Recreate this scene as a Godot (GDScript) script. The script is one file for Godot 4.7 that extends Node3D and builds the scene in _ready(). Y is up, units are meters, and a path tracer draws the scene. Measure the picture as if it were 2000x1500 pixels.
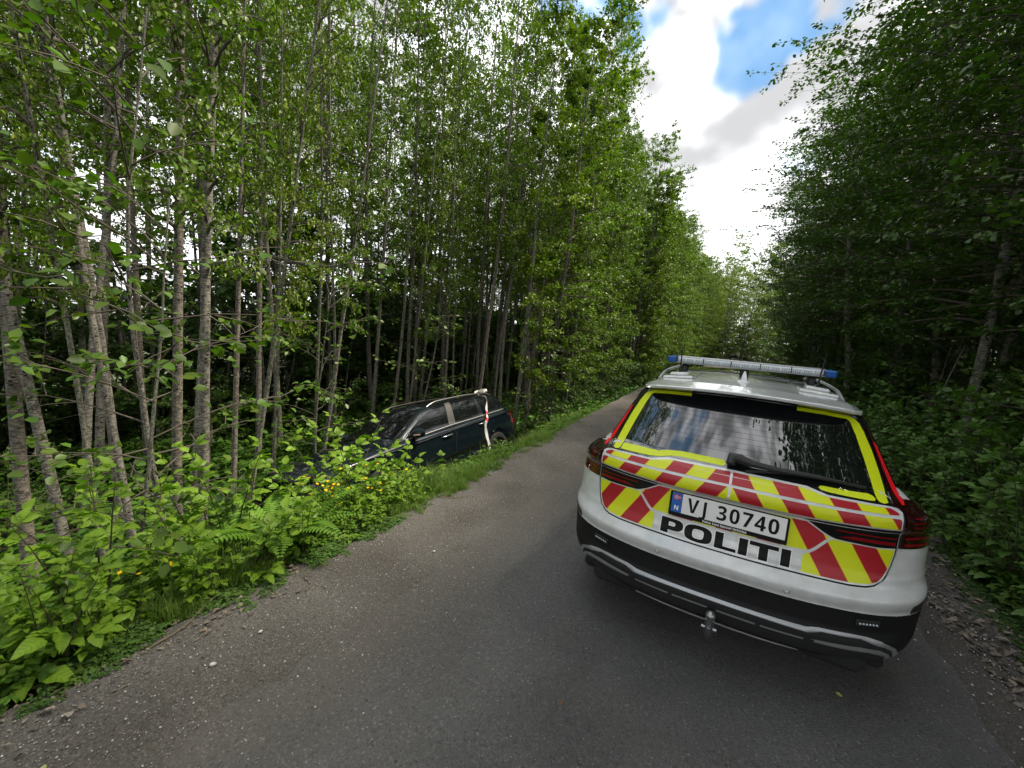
extends Node3D

# ---------------------------------------------------------------- state
var M := {}                       # materials by name
var used := {}                    # top-level names taken so far
var rng := RandomNumberGenerator.new()
var wob := FastNoiseLite.new()
const EYE := Vector3(-0.0371, 1.7120, 2.2017)


func _ready():
	# camera
	var cam := Camera3D.new()
	cam.name = "camera"
	cam.position = EYE
	cam.rotation_order = EULER_ORDER_YXZ
	cam.rotation = Vector3(-0.131746, 0.502646, 0.077780)
	cam.fov = 86.375
	cam.near = 0.05
	cam.far = 3000.0
	add_child(cam)
	cam.current = true
	# sky, exposure
	var env := Environment.new()
	env.background_mode = Environment.BG_SKY
	var sky := Sky.new()
	var pano := PanoramaSkyMaterial.new()
	pano.panorama = cloud_panorama()
	sky.sky_material = pano
	env.sky = sky
	env.background_energy_multiplier = 1.0
	env.tonemap_mode = Environment.TONE_MAPPER_LINEAR
	env.tonemap_exposure = 1.75
	env.sdfgi_enabled = true
	env.ssao_enabled = true
	env.ssil_enabled = true
	var we := WorldEnvironment.new()
	we.name = "world_environment"
	we.environment = env
	add_child(we)
	# the sun behind thin cloud, high on the right
	var sun := DirectionalLight3D.new()
	sun.name = "sun"
	sun.light_energy = 1.4
	sun.light_color = Color(1.0, 0.95, 0.86)
	sun.light_angular_distance = 7.0
	sun.shadow_enabled = true
	sun.look_at_from_position(Vector3(4.2, 9.4, -3.6), Vector3.ZERO)
	add_child(sun)

	wob.seed = 7
	wob.frequency = 0.9
	wob.fractal_octaves = 3
	materials()
	setting()
	police_car()
	ditch_car()
	forest()
	verges()
	small_things()
	tell_apart()


# ---------------------------------------------------------------- naming
func numbered(called: String) -> String:
	if not used.has(called):
		used[called] = 0
		return called
	used[called] += 1
	return "%s_%03d" % [called, used[called]]


func tag(o: Node3D, label: String, category := "", group := "", kind := ""):
	if label: o.set_meta("label", label)
	if category: o.set_meta("category", category)
	if group: o.set_meta("group", group)
	if kind: o.set_meta("kind", kind)


func thing(called: String, label: String, category: String, at := Vector3.ZERO, group := "") -> Node3D:
	var o := Node3D.new()
	o.name = numbered(called)
	add_child(o)
	o.position = at
	tag(o, label, category, group)
	return o


func part(parent: Node3D, called: String, mesh: Mesh, mat: Material, label := "") -> MeshInstance3D:
	var o := MeshInstance3D.new()
	if parent == self:
		o.name = numbered(called)
	else:
		var key := "taken_" + called
		var n: int = parent.get_meta(key, 0)
		o.name = called if n == 0 else "%s_%03d" % [called, n]
		parent.set_meta(key, n + 1)
	o.mesh = mesh
	if mat: o.material_override = mat
	parent.add_child(o)
	if label: o.set_meta("label", label)
	return o


var alike := []                   # things to be told apart by their place: [node, label]


func number_word(k: int) -> String:
	var ones := ["", "first", "second", "third", "fourth", "fifth", "sixth", "seventh", "eighth", "ninth", "tenth", "eleventh", "twelfth", "thirteenth", "fourteenth", "fifteenth", "sixteenth", "seventeenth", "eighteenth", "nineteenth"]
	if k < 20: return ones[k]
	var tens := ["twent", "thirt", "fort", "fift", "sixt", "sevent", "eight", "ninet"]
	if k % 10 == 0: return tens[k / 10 - 2] + "ieth"
	return tens[k / 10 - 2] + "y-" + ones[k % 10]


func across(p: Vector3) -> float:                    # how far right a point stands as seen by the camera
	var q := Basis.from_euler(Vector3(-0.131746, 0.502646, 0.077780), EULER_ORDER_YXZ).inverse() * (p - EYE)
	return q.x / maxf(-q.z, 0.05) if q.z < 0.0 else signf(q.x) * 1000.0


func tell_apart():
	var by := {}
	for q in alike:
		if not by.has(q[1]): by[q[1]] = []
		by[q[1]].append(q[0])
	for label in by:
		var list: Array = by[label]
		list.sort_custom(func(a, b): return across(a.position + Vector3.UP) < across(b.position + Vector3.UP))
		for k in list.size():
			if list.size() == 1: list[k].set_meta("label", label)
			elif k == 0: list[k].set_meta("label", label + ", leftmost")
			elif k == list.size() - 1: list[k].set_meta("label", label + ", rightmost")
			else: list[k].set_meta("label", label + ", " + number_word(k + 1) + " from left")


func structure(called: String, mesh: Mesh, mat: Material) -> MeshInstance3D:
	var o := part(self, called, mesh, mat)
	o.set_meta("kind", "structure")
	return o


# ---------------------------------------------------------------- mesh building
class MB:
	var v := PackedVector3Array()
	var n := PackedVector3Array()
	var c := PackedColorArray()
	var uv := PackedVector2Array()
	var i := PackedInt32Array()

	func vert(p: Vector3, nn: Vector3, col := Color.WHITE, t := Vector2.ZERO) -> int:
		v.append(p); n.append(nn); c.append(col); uv.append(t)
		return v.size() - 1

	func tri(a: int, b: int, d: int):            # winding follows the vertex normals
		var g := (v[b] - v[a]).cross(v[d] - v[a])
		if g.dot(n[a] + n[b] + n[d]) > 0.0:
			i.append(a); i.append(d); i.append(b)
		else:
			i.append(a); i.append(b); i.append(d)

	func quad(a: int, b: int, d: int, e: int):
		tri(a, b, d); tri(a, d, e)

	func flat4(a: Vector3, b: Vector3, d: Vector3, e: Vector3, col := Color.WHITE, out := Vector3.ZERO):
		var g := (b - a).cross(d - a).normalized()
		if g == Vector3.ZERO: g = (d - a).cross(e - a).normalized()
		if out != Vector3.ZERO and g.dot(out) < 0.0: g = -g
		quad(vert(a, g, col), vert(b, g, col), vert(d, g, col), vert(e, g, col))

	func box(t: Transform3D, s: Vector3, bevel := 0.0, col := Color.WHITE):
		var h := s * 0.5
		var b := minf(bevel, minf(h.x, minf(h.y, h.z)) * 0.95)
		for ax in 3:
			var u := (ax + 1) % 3
			var w := (ax + 2) % 3
			for sg in [-1.0, 1.0]:
				var q := []
				for k in [[-1, -1], [1, -1], [1, 1], [-1, 1]]:
					var p := Vector3.ZERO
					p[ax] = sg * h[ax]
					p[u] = k[0] * (h[u] - b)
					p[w] = k[1] * (h[w] - b)
					q.append(t * p)
				var o := Vector3.ZERO
				o[ax] = sg
				flat4(q[0], q[1], q[2], q[3], col, t.basis * o)
		if b <= 0.0: return
		for ax in 3:                              # twelve bevelled edges
			var u := (ax + 1) % 3
			var w := (ax + 2) % 3
			for su in [-1.0, 1.0]:
				for sw in [-1.0, 1.0]:
					var q := []
					for k in [[-1, 0], [1, 0], [1, 1], [-1, 1]]:
						var p := Vector3.ZERO
						p[ax] = k[0] * (h[ax] - b)
						p[u] = su * (h[u] if k[1] == 0 else h[u] - b)
						p[w] = sw * (h[w] - b if k[1] == 0 else h[w])
						q.append(t * p)
					var o := Vector3.ZERO
					o[u] = su; o[w] = sw
					flat4(q[0], q[1], q[2], q[3], col, t.basis * o)
		for sx in [-1.0, 1.0]:
			for sy in [-1.0, 1.0]:
				for sz in [-1.0, 1.0]:
					var o := Vector3(sx, sy, sz)
					var g := (t.basis * o).normalized()
					tri(vert(t * (o * Vector3(h.x, h.y - b, h.z - b)), g, col), vert(t * (o * Vector3(h.x - b, h.y, h.z - b)), g, col), vert(t * (o * Vector3(h.x - b, h.y - b, h.z)), g, col))

	func tube(pts: PackedVector3Array, rad: PackedFloat32Array, sides: int, col := Color.WHITE, caps := true, vscale := 1.0):
		var up := Vector3.UP
		var first := v.size()
		var m := pts.size()
		var along := 0.0
		var ref := Vector3.ZERO
		for k in m:
			var d := (pts[mini(k + 1, m - 1)] - pts[maxi(k - 1, 0)]).normalized()
			if ref == Vector3.ZERO:
				ref = d.cross(up if absf(d.y) < 0.9 else Vector3.RIGHT).normalized()
			ref = (ref - d * ref.dot(d)).normalized()
			var bi := d.cross(ref)
			if k > 0: along += pts[k].distance_to(pts[k - 1])
			for s in sides + 1:
				var a := TAU * s / sides
				var nn := ref * cos(a) + bi * sin(a)
				vert(pts[k] + nn * rad[k], nn, col, Vector2(float(s) / sides, along * vscale))
		for k in m - 1:
			for s in sides:
				var a := first + k * (sides + 1) + s
				var b := a + sides + 1
				i.append_array([a, b, a + 1, a + 1, b, b + 1])
		# orientation: check one quad
		if m > 1 and sides > 2:
			var a := first
			var b := first + sides + 1
			var g := (v[b] - v[a]).cross(v[a + 1] - v[a])
			if g.dot(n[a]) > 0.0:
				var st := i.size() - (m - 1) * sides * 6
				for k in range(st, i.size(), 3):
					var t := i[k + 1]
					i[k + 1] = i[k + 2]
					i[k + 2] = t
		if caps:
			for e in [0, m - 1]:
				var d := (pts[0] - pts[1]).normalized() if e == 0 else (pts[m - 1] - pts[m - 2]).normalized()
				var cc := vert(pts[e], d, col)
				var ring := []
				for s in sides:
					ring.append(vert(v[first + e * (sides + 1) + s], d, col))
				for s in sides:
					tri(cc, ring[s], ring[(s + 1) % sides])

	func lathe(t: Transform3D, prof: PackedVector2Array, sides: int, col := Color.WHITE):   # (radius, height) along t's y axis
		var first := v.size()
		var m := prof.size()
		for k in m:
			var d := prof[mini(k + 1, m - 1)] - prof[maxi(k - 1, 0)]
			var nn2 := Vector2(d.y, -d.x).normalized()
			for s in sides + 1:
				var a := TAU * s / sides
				var dir := Vector3(cos(a), 0, sin(a))
				vert(t * (dir * prof[k].x + Vector3.UP * prof[k].y), (t.basis * (dir * nn2.x + Vector3.UP * nn2.y)).normalized(), col, Vector2(float(s) / sides, prof[k].y))
		for k in m - 1:
			for s in sides:
				var a := first + k * (sides + 1) + s
				var b := a + sides + 1
				quad(a, b, b + 1, a + 1)

	func leaf(p: Vector3, d: Vector3, nn: Vector3, ln: float, wd: float, col: Color):
		var s := d.cross(nn).normalized()
		var u := s.cross(d)
		var a := v.size()
		vert(p, u, col); vert(p + d * (ln * 0.4) + s * (wd * 0.5) + u * (wd * 0.12), (u - s * 0.3), col)
		vert(p + d * (ln * 0.8) + s * (wd * 0.36) + u * (wd * 0.04), (u - s * 0.3), col)
		vert(p + d * ln - u * (ln * 0.14), u, col)
		vert(p + d * (ln * 0.8) - s * (wd * 0.36) + u * (wd * 0.04), (u + s * 0.3), col)
		vert(p + d * (ln * 0.4) - s * (wd * 0.5) + u * (wd * 0.12), (u + s * 0.3), col)
		i.append_array([a, a + 3, a + 1, a + 1, a + 3, a + 2, a, a + 5, a + 3, a + 5, a + 4, a + 3])

	func arrays() -> Array:
		var r := []
		r.resize(Mesh.ARRAY_MAX)
		r[Mesh.ARRAY_VERTEX] = v
		r[Mesh.ARRAY_NORMAL] = n
		r[Mesh.ARRAY_COLOR] = c
		r[Mesh.ARRAY_TEX_UV] = uv
		r[Mesh.ARRAY_INDEX] = i
		return r

	func mesh() -> ArrayMesh:
		var m := ArrayMesh.new()
		if i.size() > 0:
			m.add_surface_from_arrays(Mesh.PRIMITIVE_TRIANGLES, arrays())
		return m


func at_(p: Vector3, rot := Vector3.ZERO) -> Transform3D:
	return Transform3D(Basis.from_euler(rot), p)


func multi(called: String, mesh: Mesh, mat: Material, xf: Array, cols: Array, parent: Node3D = null) -> MultiMeshInstance3D:
	var mm := MultiMesh.new()
	mm.transform_format = MultiMesh.TRANSFORM_3D
	mm.use_colors = cols.size() > 0
	mm.mesh = mesh
	mm.instance_count = xf.size()
	for k in xf.size():
		mm.set_instance_transform(k, xf[k])
		if cols.size() > 0: mm.set_instance_color(k, cols[k])
	var o := MultiMeshInstance3D.new()
	o.multimesh = mm
	if mat: o.material_override = mat
	if parent == null:
		o.name = numbered(called)
		add_child(o)
	else:
		o.name = called
		parent.add_child(o, true)
	return o


# ---------------------------------------------------------------- sky
func cloud_panorama() -> ImageTexture:
	var W := 1024
	var H := 512
	var img := Image.create(W, H, false, Image.FORMAT_RGBAF)
	var big := FastNoiseLite.new()
	big.seed = 21
	big.noise_type = FastNoiseLite.TYPE_SIMPLEX_SMOOTH
	big.frequency = 1.0
	big.fractal_octaves = 5
	big.fractal_gain = 0.5
	var fine := FastNoiseLite.new()
	fine.seed = 5
	fine.noise_type = FastNoiseLite.TYPE_SIMPLEX_SMOOTH
	fine.frequency = 3.2
	fine.fractal_octaves = 6
	var gap_a := pixel_dir(1515, 75)
	var gap_b := pixel_dir(1170, 20)
	var gap_c := Vector3(-0.35, 0.62, 0.72).normalized()
	var gap_d := Vector3(-0.42, 0.88, 0.12).normalized()
	img.fill(Color(0.55, 0.56, 0.56))
	for j in H / 2 + 2:
		var th := PI * (j + 0.5) / H
		var y := cos(th)
		var s := sin(th)
		for k in W:
			var az := TAU * (k + 0.5) / W
			var d := Vector3(sin(az) * s, y, -cos(az) * s)
			var q := d / (0.35 + absf(y)) * 1.1
			var b := big.get_noise_3dv(q)
			var f := fine.get_noise_3dv(q + Vector3(3.1, 0, 1.7))
			# cloud cover, with holes
			var hole := maxf(maxf(smoothstep(0.9915, 0.9992, d.dot(gap_a)) * 0.98, smoothstep(0.9885, 0.9985, d.dot(gap_b)) * 1.0), maxf(smoothstep(0.90, 0.99, d.dot(gap_c)) * 0.75, smoothstep(0.90, 0.99, d.dot(gap_d)) * 0.7))
			hole *= clampf(0.95 + 2.2 * fine.get_noise_3dv(d * 2.6 + Vector3(2, 7, 3)), 0.0, 1.2)
			var cover := clampf(1.22 + b * 0.75 + f * 1.35 - hole * 1.22, 0.0, 1.0)
			cover = 0.12 + 0.88 * smoothstep(-0.1, 0.85, cover)
			var thick := clampf(0.5 + 0.9 * big.get_noise_3dv(q * 1.4 + Vector3(9, 2, 4)) + 0.5 * f, 0.0, 1.0)
			thick = clampf(thick + 0.95 * fine.get_noise_3dv(d * 4.5 + Vector3(5, 5, 1)) * smoothstep(0.3, 0.8, y), 0.0, 1.0)
			var lum := lerpf(1.32, 0.42, smoothstep(0.2, 0.92, thick))
			var cl := Color(lum * 1.0, lum * 1.005, lum * 1.02)
			var air := Color(0.080, 0.265, 0.53).lerp(Color(0.70, 0.80, 0.92), pow(1.0 - clampf(y, 0, 1), 5.0))
			img.set_pixel(k, j, air.lerp(cl, cover))
	return ImageTexture.create_from_image(img)


func pixel_dir(px: float, py: float) -> Vector3:      # where a point of the photograph's sky lies, as a direction of the world
	var b := Basis.from_euler(Vector3(-0.131746, 0.502646, 0.077780), EULER_ORDER_YXZ)
	return (b * Vector3((px - 1000.0) / 799.0, -(py - 750.0) / 799.0, -1.0)).normalized()


# ---------------------------------------------------------------- materials
func lin(r: float, g: float, b: float) -> Color:
	return Color(r, g, b).linear_to_srgb()


func plain(called: String, col: Color, rough := 0.6, metal := 0.0, spec := 0.5) -> StandardMaterial3D:
	var m := StandardMaterial3D.new()
	m.resource_name = called
	m.albedo_color = col
	m.roughness = rough
	m.metallic = metal
	m.metallic_specular = spec
	M[called] = m
	return m


func noise_tex(seed_: int, freq: float, oct: int, lo: Color, hi: Color, size := 512, normal := false, bump := 4.0) -> NoiseTexture2D:
	var nz := FastNoiseLite.new()
	nz.seed = seed_
	nz.frequency = freq
	nz.fractal_octaves = oct
	nz.noise_type = FastNoiseLite.TYPE_SIMPLEX_SMOOTH
	var t := NoiseTexture2D.new()
	t.width = size
	t.height = size
	t.seamless = true
	t.noise = nz
	if normal:
		t.as_normal_map = true
		t.bump_strength = bump
	else:
		var g := Gradient.new()
		g.set_color(0, lo)
		g.set_color(1, hi)
		t.color_ramp = g
	return t


func foliage(called: String, back: Color, rough := 0.5) -> StandardMaterial3D:
	var m := plain(called, Color.WHITE, rough, 0.0, 0.4)
	m.vertex_color_use_as_albedo = true
	m.cull_mode = BaseMaterial3D.CULL_DISABLED
	m.backlight_enabled = true
	m.backlight = back
	return m


func materials():
	var paint := plain("white_paint", lin(0.72, 0.735, 0.74), 0.30)
	paint.clearcoat_enabled = true
	paint.clearcoat = 1.0
	paint.clearcoat_roughness = 0.03
	paint.albedo_texture = noise_tex(55, 0.02, 5, Color(0.86, 0.855, 0.84), Color(1, 1, 1), 512)
	paint.uv1_triplanar = true
	paint.uv1_scale = Vector3(0.9, 0.9, 0.9)
	var blue := plain("dark_blue_paint", lin(0.005, 0.0095, 0.0165), 0.25, 0.2)
	blue.clearcoat_enabled = true
	blue.clearcoat = 1.0
	blue.clearcoat_roughness = 0.04
	var glass := plain("dark_glass", lin(0.006, 0.007, 0.008), 0.02, 0.0, 1.0)
	glass.clearcoat_enabled = true
	glass.clearcoat = 1.0
	glass.clearcoat_roughness = 0.0
	var tint := plain("tinted_glass", lin(0.005, 0.006, 0.007), 0.03, 0.0, 0.5)
	tint.resource_name = "tinted_glass"
	plain("gloss_black", lin(0.008, 0.008, 0.008), 0.12)
	plain("matt_black", lin(0.014, 0.014, 0.015), 0.5)
	plain("underbody", lin(0.008, 0.008, 0.008), 0.9)
	plain("rubber", lin(0.012, 0.012, 0.012), 0.75)
	var cladding := plain("cladding", lin(0.007, 0.007, 0.0075), 0.6, 0.0, 0.35)
	cladding.normal_enabled = true
	cladding.normal_texture = noise_tex(31, 0.2, 2, Color.BLACK, Color.WHITE, 256, true, 1.2)
	cladding.normal_scale = 0.25
	cladding.uv1_triplanar = true
	cladding.uv1_scale = Vector3(12, 12, 12)
	plain("silver", lin(0.36, 0.37, 0.38), 0.40, 0.6)
	plain("chrome", lin(0.75, 0.76, 0.78), 0.12, 1.0)
	plain("steel", lin(0.30, 0.30, 0.31), 0.3, 0.9)
	plain("dark_rim", lin(0.03, 0.03, 0.032), 0.35, 0.5)
	var film := plain("yellow_film", lin(0.62, 0.68, 0.006), 0.42)
	var red := plain("red_film", lin(0.36, 0.008, 0.016), 0.4)
	for f in [film, red]:
		f.normal_enabled = true
		f.normal_texture = noise_tex(77, 0.35, 1, Color.BLACK, Color.WHITE, 256, true, 0.8)
		f.normal_scale = 0.12
		f.uv1_triplanar = true
		f.uv1_scale = Vector3(9, 9, 9)
	plain("orange_edge", lin(0.75, 0.42, 0.01), 0.45)
	plain("window_yellow", lin(0.60, 0.70, 0.004), 0.5)
	var lamp := plain("lamp_red", lin(0.018, 0.0008, 0.0015), 0.08, 0.0, 0.5)
	lamp.clearcoat_enabled = true
	lamp.clearcoat = 1.0
	lamp.clearcoat_roughness = 0.0
	plain("lamp_bright", lin(0.75, 0.012, 0.02), 0.2)
	plain("lamp_mid", lin(0.20, 0.004, 0.01), 0.15)
	plain("blue_lens", lin(0.003, 0.075, 0.30), 0.12)
	plain("clear_lens", lin(0.50, 0.54, 0.57), 0.18)
	plain("lens_fin", lin(0.26, 0.29, 0.31), 0.25, 0.4)
	plain("plate_white", lin(0.72, 0.72, 0.70), 0.35)
	plain("plate_blue", lin(0.01, 0.10, 0.38), 0.35)
	plain("letter_black", lin(0.005, 0.005, 0.005), 0.5, 0.0, 0.3)
	plain("letter_white", lin(0.78, 0.78, 0.78), 0.4)
	plain("flag_red", lin(0.55, 0.03, 0.04), 0.4)
	plain("mirror_cover", lin(0.012, 0.022, 0.030), 0.2)
	plain("amber", lin(0.55, 0.35, 0.22), 0.2)
	plain("tape_white", lin(0.80, 0.79, 0.77), 0.45)
	plain("tape_red", lin(0.55, 0.03, 0.05), 0.45)
	for k in ["tape_white", "tape_red"]:
		M[k].backlight_enabled = true
		M[k].backlight = Color(0.4, 0.4, 0.4)
		M[k].cull_mode = BaseMaterial3D.CULL_DISABLED

	# ground
	var soil := plain("soil", Color.WHITE, 0.95)
	soil.vertex_color_use_as_albedo = true
	soil.albedo_texture = noise_tex(3, 0.035, 6, Color(0.5, 0.48, 0.44), Color(1, 0.98, 0.95), 1024)
	soil.uv1_triplanar = true
	soil.uv1_world_triplanar = true
	soil.uv1_scale = Vector3(0.55, 0.55, 0.55)
	var asph := plain("asphalt", Color.WHITE, 0.78, 0.0, 0.5)
	asph.vertex_color_use_as_albedo = true
	asph.albedo_texture = asphalt_texture(1.0, 11)
	asph.normal_enabled = true
	asph.normal_texture = noise_tex(9, 0.16, 3, Color.BLACK, Color.WHITE, 1024, true, 5.0)
	asph.normal_scale = 0.8
	asph.uv1_triplanar = true
	asph.uv1_world_triplanar = true
	asph.uv1_scale = Vector3(0.62, 0.62, 0.62)
	var grit := plain("grit", Color.WHITE, 0.92)
	grit.vertex_color_use_as_albedo = true
	grit.albedo_texture = asphalt_texture(1.6, 12)
	grit.normal_enabled = true
	grit.normal_texture = noise_tex(19, 0.07, 5, Color.BLACK, Color.WHITE, 1024, true, 7.0)
	grit.normal_scale = 1.0
	grit.uv1_triplanar = true
	grit.uv1_world_triplanar = true
	grit.uv1_scale = Vector3(0.8, 0.8, 0.8)
	var stone := plain("stone", Color.WHITE, 0.85)
	stone.vertex_color_use_as_albedo = true
	var litter := foliage("litter", Color(0.1, 0.1, 0.1), 0.8)
	litter.roughness = 0.85

	# plants
	foliage("tree_leaf", Color(0.75, 0.85, 0.35), 0.42)
	foliage("berry_leaf", Color(0.70, 0.85, 0.25), 0.5).albedo_texture = vein_texture()
	foliage("herb_leaf", Color(0.6, 0.75, 0.25), 0.5)
	foliage("grass_blade", Color(0.6, 0.75, 0.25), 0.5)
	foliage("petal", Color(0.5, 0.5, 0.2), 0.35)
	var bark := plain("bark", Color.WHITE, 0.9)
	bark.albedo_texture = bark_texture()
	bark.vertex_color_use_as_albedo = true
	bark.normal_enabled = true
	bark.normal_texture = noise_tex(41, 0.05, 5, Color.BLACK, Color.WHITE, 512, true, 5.0)
	bark.normal_scale = 0.7
	var twig := plain("twig", Color.WHITE, 0.9)
	twig.vertex_color_use_as_albedo = true


func asphalt_texture(contrast: float, seed_: int) -> ImageTexture:
	var S := 1024
	var r := RandomNumberGenerator.new()
	r.seed = seed_
	var img := Image.create(S, S, false, Image.FORMAT_RGB8)
	img.fill(Color(0.67, 0.665, 0.66))
	for k in 52000:
		var x := r.randi_range(0, S - 1)
		var y := r.randi_range(0, S - 1)
		var w := r.randi_range(2, 6)
		var h := r.randi_range(2, 6)
		var g := 0.67 + contrast * r.randfn(0.0, 0.085)
		if r.randf() < 0.03: g = r.randf_range(0.85, 1.0)
		g = clampf(g, 0.2, 1.0)
		var t := r.randf_range(-0.02, 0.03) * contrast
		img.fill_rect(Rect2i(x, y, w, h), Color(clampf(g + t, 0, 1), g, clampf(g - t, 0, 1)))
	img.resize(S / 2, S / 2, Image.INTERPOLATE_BILINEAR)
	return ImageTexture.create_from_image(img)


func vein_texture() -> ImageTexture:                 # midrib and side veins of a leaf, u across and v along
	var W := 64
	var H := 128
	var img := Image.create(W, H, false, Image.FORMAT_RGB8)
	for y in H:
		for x in W:
			var u := absf((x + 0.5) / W - 0.5) * 2.0
			var s := fposmod((y + 0.5) / H * 7.0 - u * 1.5, 1.0)
			var vein := smoothstep(0.16, 0.0, minf(s, 1.0 - s)) * (1.0 - u * 0.5)
			var rib := smoothstep(0.07, 0.0, u)
			var g := 0.90 + 0.07 * sin(s * PI) - 0.10 * vein + 0.16 * rib
			img.set_pixel(x, y, Color(g * 1.02, g, g * 0.96))
	return ImageTexture.create_from_image(img)


func bark_texture() -> ImageTexture:
	var W := 256
	var H := 1024
	var r := RandomNumberGenerator.new()
	r.seed = 4
	var nz := FastNoiseLite.new()
	nz.seed = 8
	nz.frequency = 0.02
	nz.fractal_octaves = 4
	var img := Image.create(W, H, false, Image.FORMAT_RGB8)
	for y in H:
		for x in W:
			var a := TAU * x / W
			var f := nz.get_noise_3d(cos(a) * 45.0, y * 0.9, sin(a) * 45.0)
			var lich := smoothstep(0.02, 0.22, nz.get_noise_3d(cos(a) * 34.0 + 300.0, y * 3.6, sin(a) * 34.0))
			var col := Color(0.51, 0.50, 0.48).lerp(Color(0.35, 0.34, 0.325), clampf(0.5 + f * 1.3, 0, 1))
			col = col.lerp(Color(0.62, 0.60, 0.56), lich * 0.75)
			img.set_pixel(x, y, col)
	for k in 520:                                   # lenticels: short dark dashes across the stem
		var x := r.randi_range(0, W - 1)
		var y := r.randi_range(0, H - 1)
		var w := r.randi_range(10, 46)
		img.fill_rect(Rect2i(x, y, w, r.randi_range(1, 3)), Color(0.17, 0.14, 0.12))
	for k in 16:                                    # branch scars
		var x := r.randi_range(10, W - 40)
		var y := r.randi_range(10, H - 20)
		for q in 8:
			img.fill_rect(Rect2i(x + q, y + q / 2, 22 - q * 2, 9 - q), Color(0.09, 0.075, 0.065))
	return ImageTexture.create_from_image(img)


# ---------------------------------------------------------------- ground
func along(t: Array, x: float) -> float:            # piecewise linear table [[x, y], ...]
	if x <= t[0][0]: return t[0][1]
	for k in range(1, t.size()):
		if x <= t[k][0]:
			return lerpf(t[k - 1][1], t[k][1], (x - t[k - 1][0]) / (t[k][0] - t[k - 1][0]))
	return t[t.size() - 1][1]

const LEFT := [[0, 0], [0.2, -0.06], [0.5, -0.26], [0.9, -0.55], [1.6, -1.0], [3.2, -1.42], [5, -1.6], [17, -2.0], [30, -6], [60, -13], [150, -20], [500, -26]]
const RIGHT := [[0, 0], [0.5, -0.03], [1.2, 0.0], [2.5, 0.22], [5, 0.6], [15, 1.3], [60, 3], [500, 12]]


func ground_y(x: float, z: float) -> float:
	var e := 0.0
	var d := 0.0
	if x < -2.5:
		d = -2.5 - x
		e = along(LEFT, d)
	elif x > 1.75:
		d = x - 1.75
		e = along(RIGHT, d)
	else:
		return -0.015
	var a := clampf(d * 0.12, 0.0, 0.16)
	return e + a * wob.get_noise_2d(x * 0.55, z * 0.55) - 0.015


func edge_left(z: float) -> float:                  # where the verge begins
	return -2.46 + along([[-60, -0.9], [-12, -0.5], [-8.7, -0.38], [-4.6, -0.18], [-2.5, -0.12], [0, 0.02], [3, 0.0]], z) + 0.07 * wob.get_noise_2d(z * 1.3, 4.0)


func bend(z: float) -> float:                        # the road turns right at its far end
	return 5.0 * pow(maxf(0.0, (-z - 24.0) / 22.0), 2.0)


func edge_right(z: float) -> float:
	return 1.52 + 0.10 * wob.get_noise_2d(z * 1.1, 40.0)


func coords(lo: float, hi: float, step: float, far: float) -> PackedFloat32Array:
	var r := PackedFloat32Array()
	var s := step
	var x := lo
	while x > -far:
		s *= 1.22
		x -= s
		r.append(x)
	r.reverse()
	x = lo
	while x < hi:
		r.append(x)
		x += step
	s = step
	while x < far:
		r.append(x)
		s *= 1.22
		x += s
	return r


func sheet(xs_of: Callable, zs: PackedFloat32Array, count: int, y: float, tint: Callable) -> ArrayMesh:
	var b := MB.new()
	for j in zs.size():
		for k in count:
			var x: float = xs_of.call(zs[j], float(k) / (count - 1)) + bend(zs[j])
			b.vert(Vector3(x, y + 0.004 * wob.get_noise_2d(x * 0.8, zs[j] * 0.8), zs[j]), Vector3.UP, tint.call(x, zs[j]), Vector2(x, zs[j]))
	for j in zs.size() - 1:
		for k in count - 1:
			var a := j * count + k
			b.quad(a, a + 1, a + count + 1, a + count)
	return b.mesh()


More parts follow.
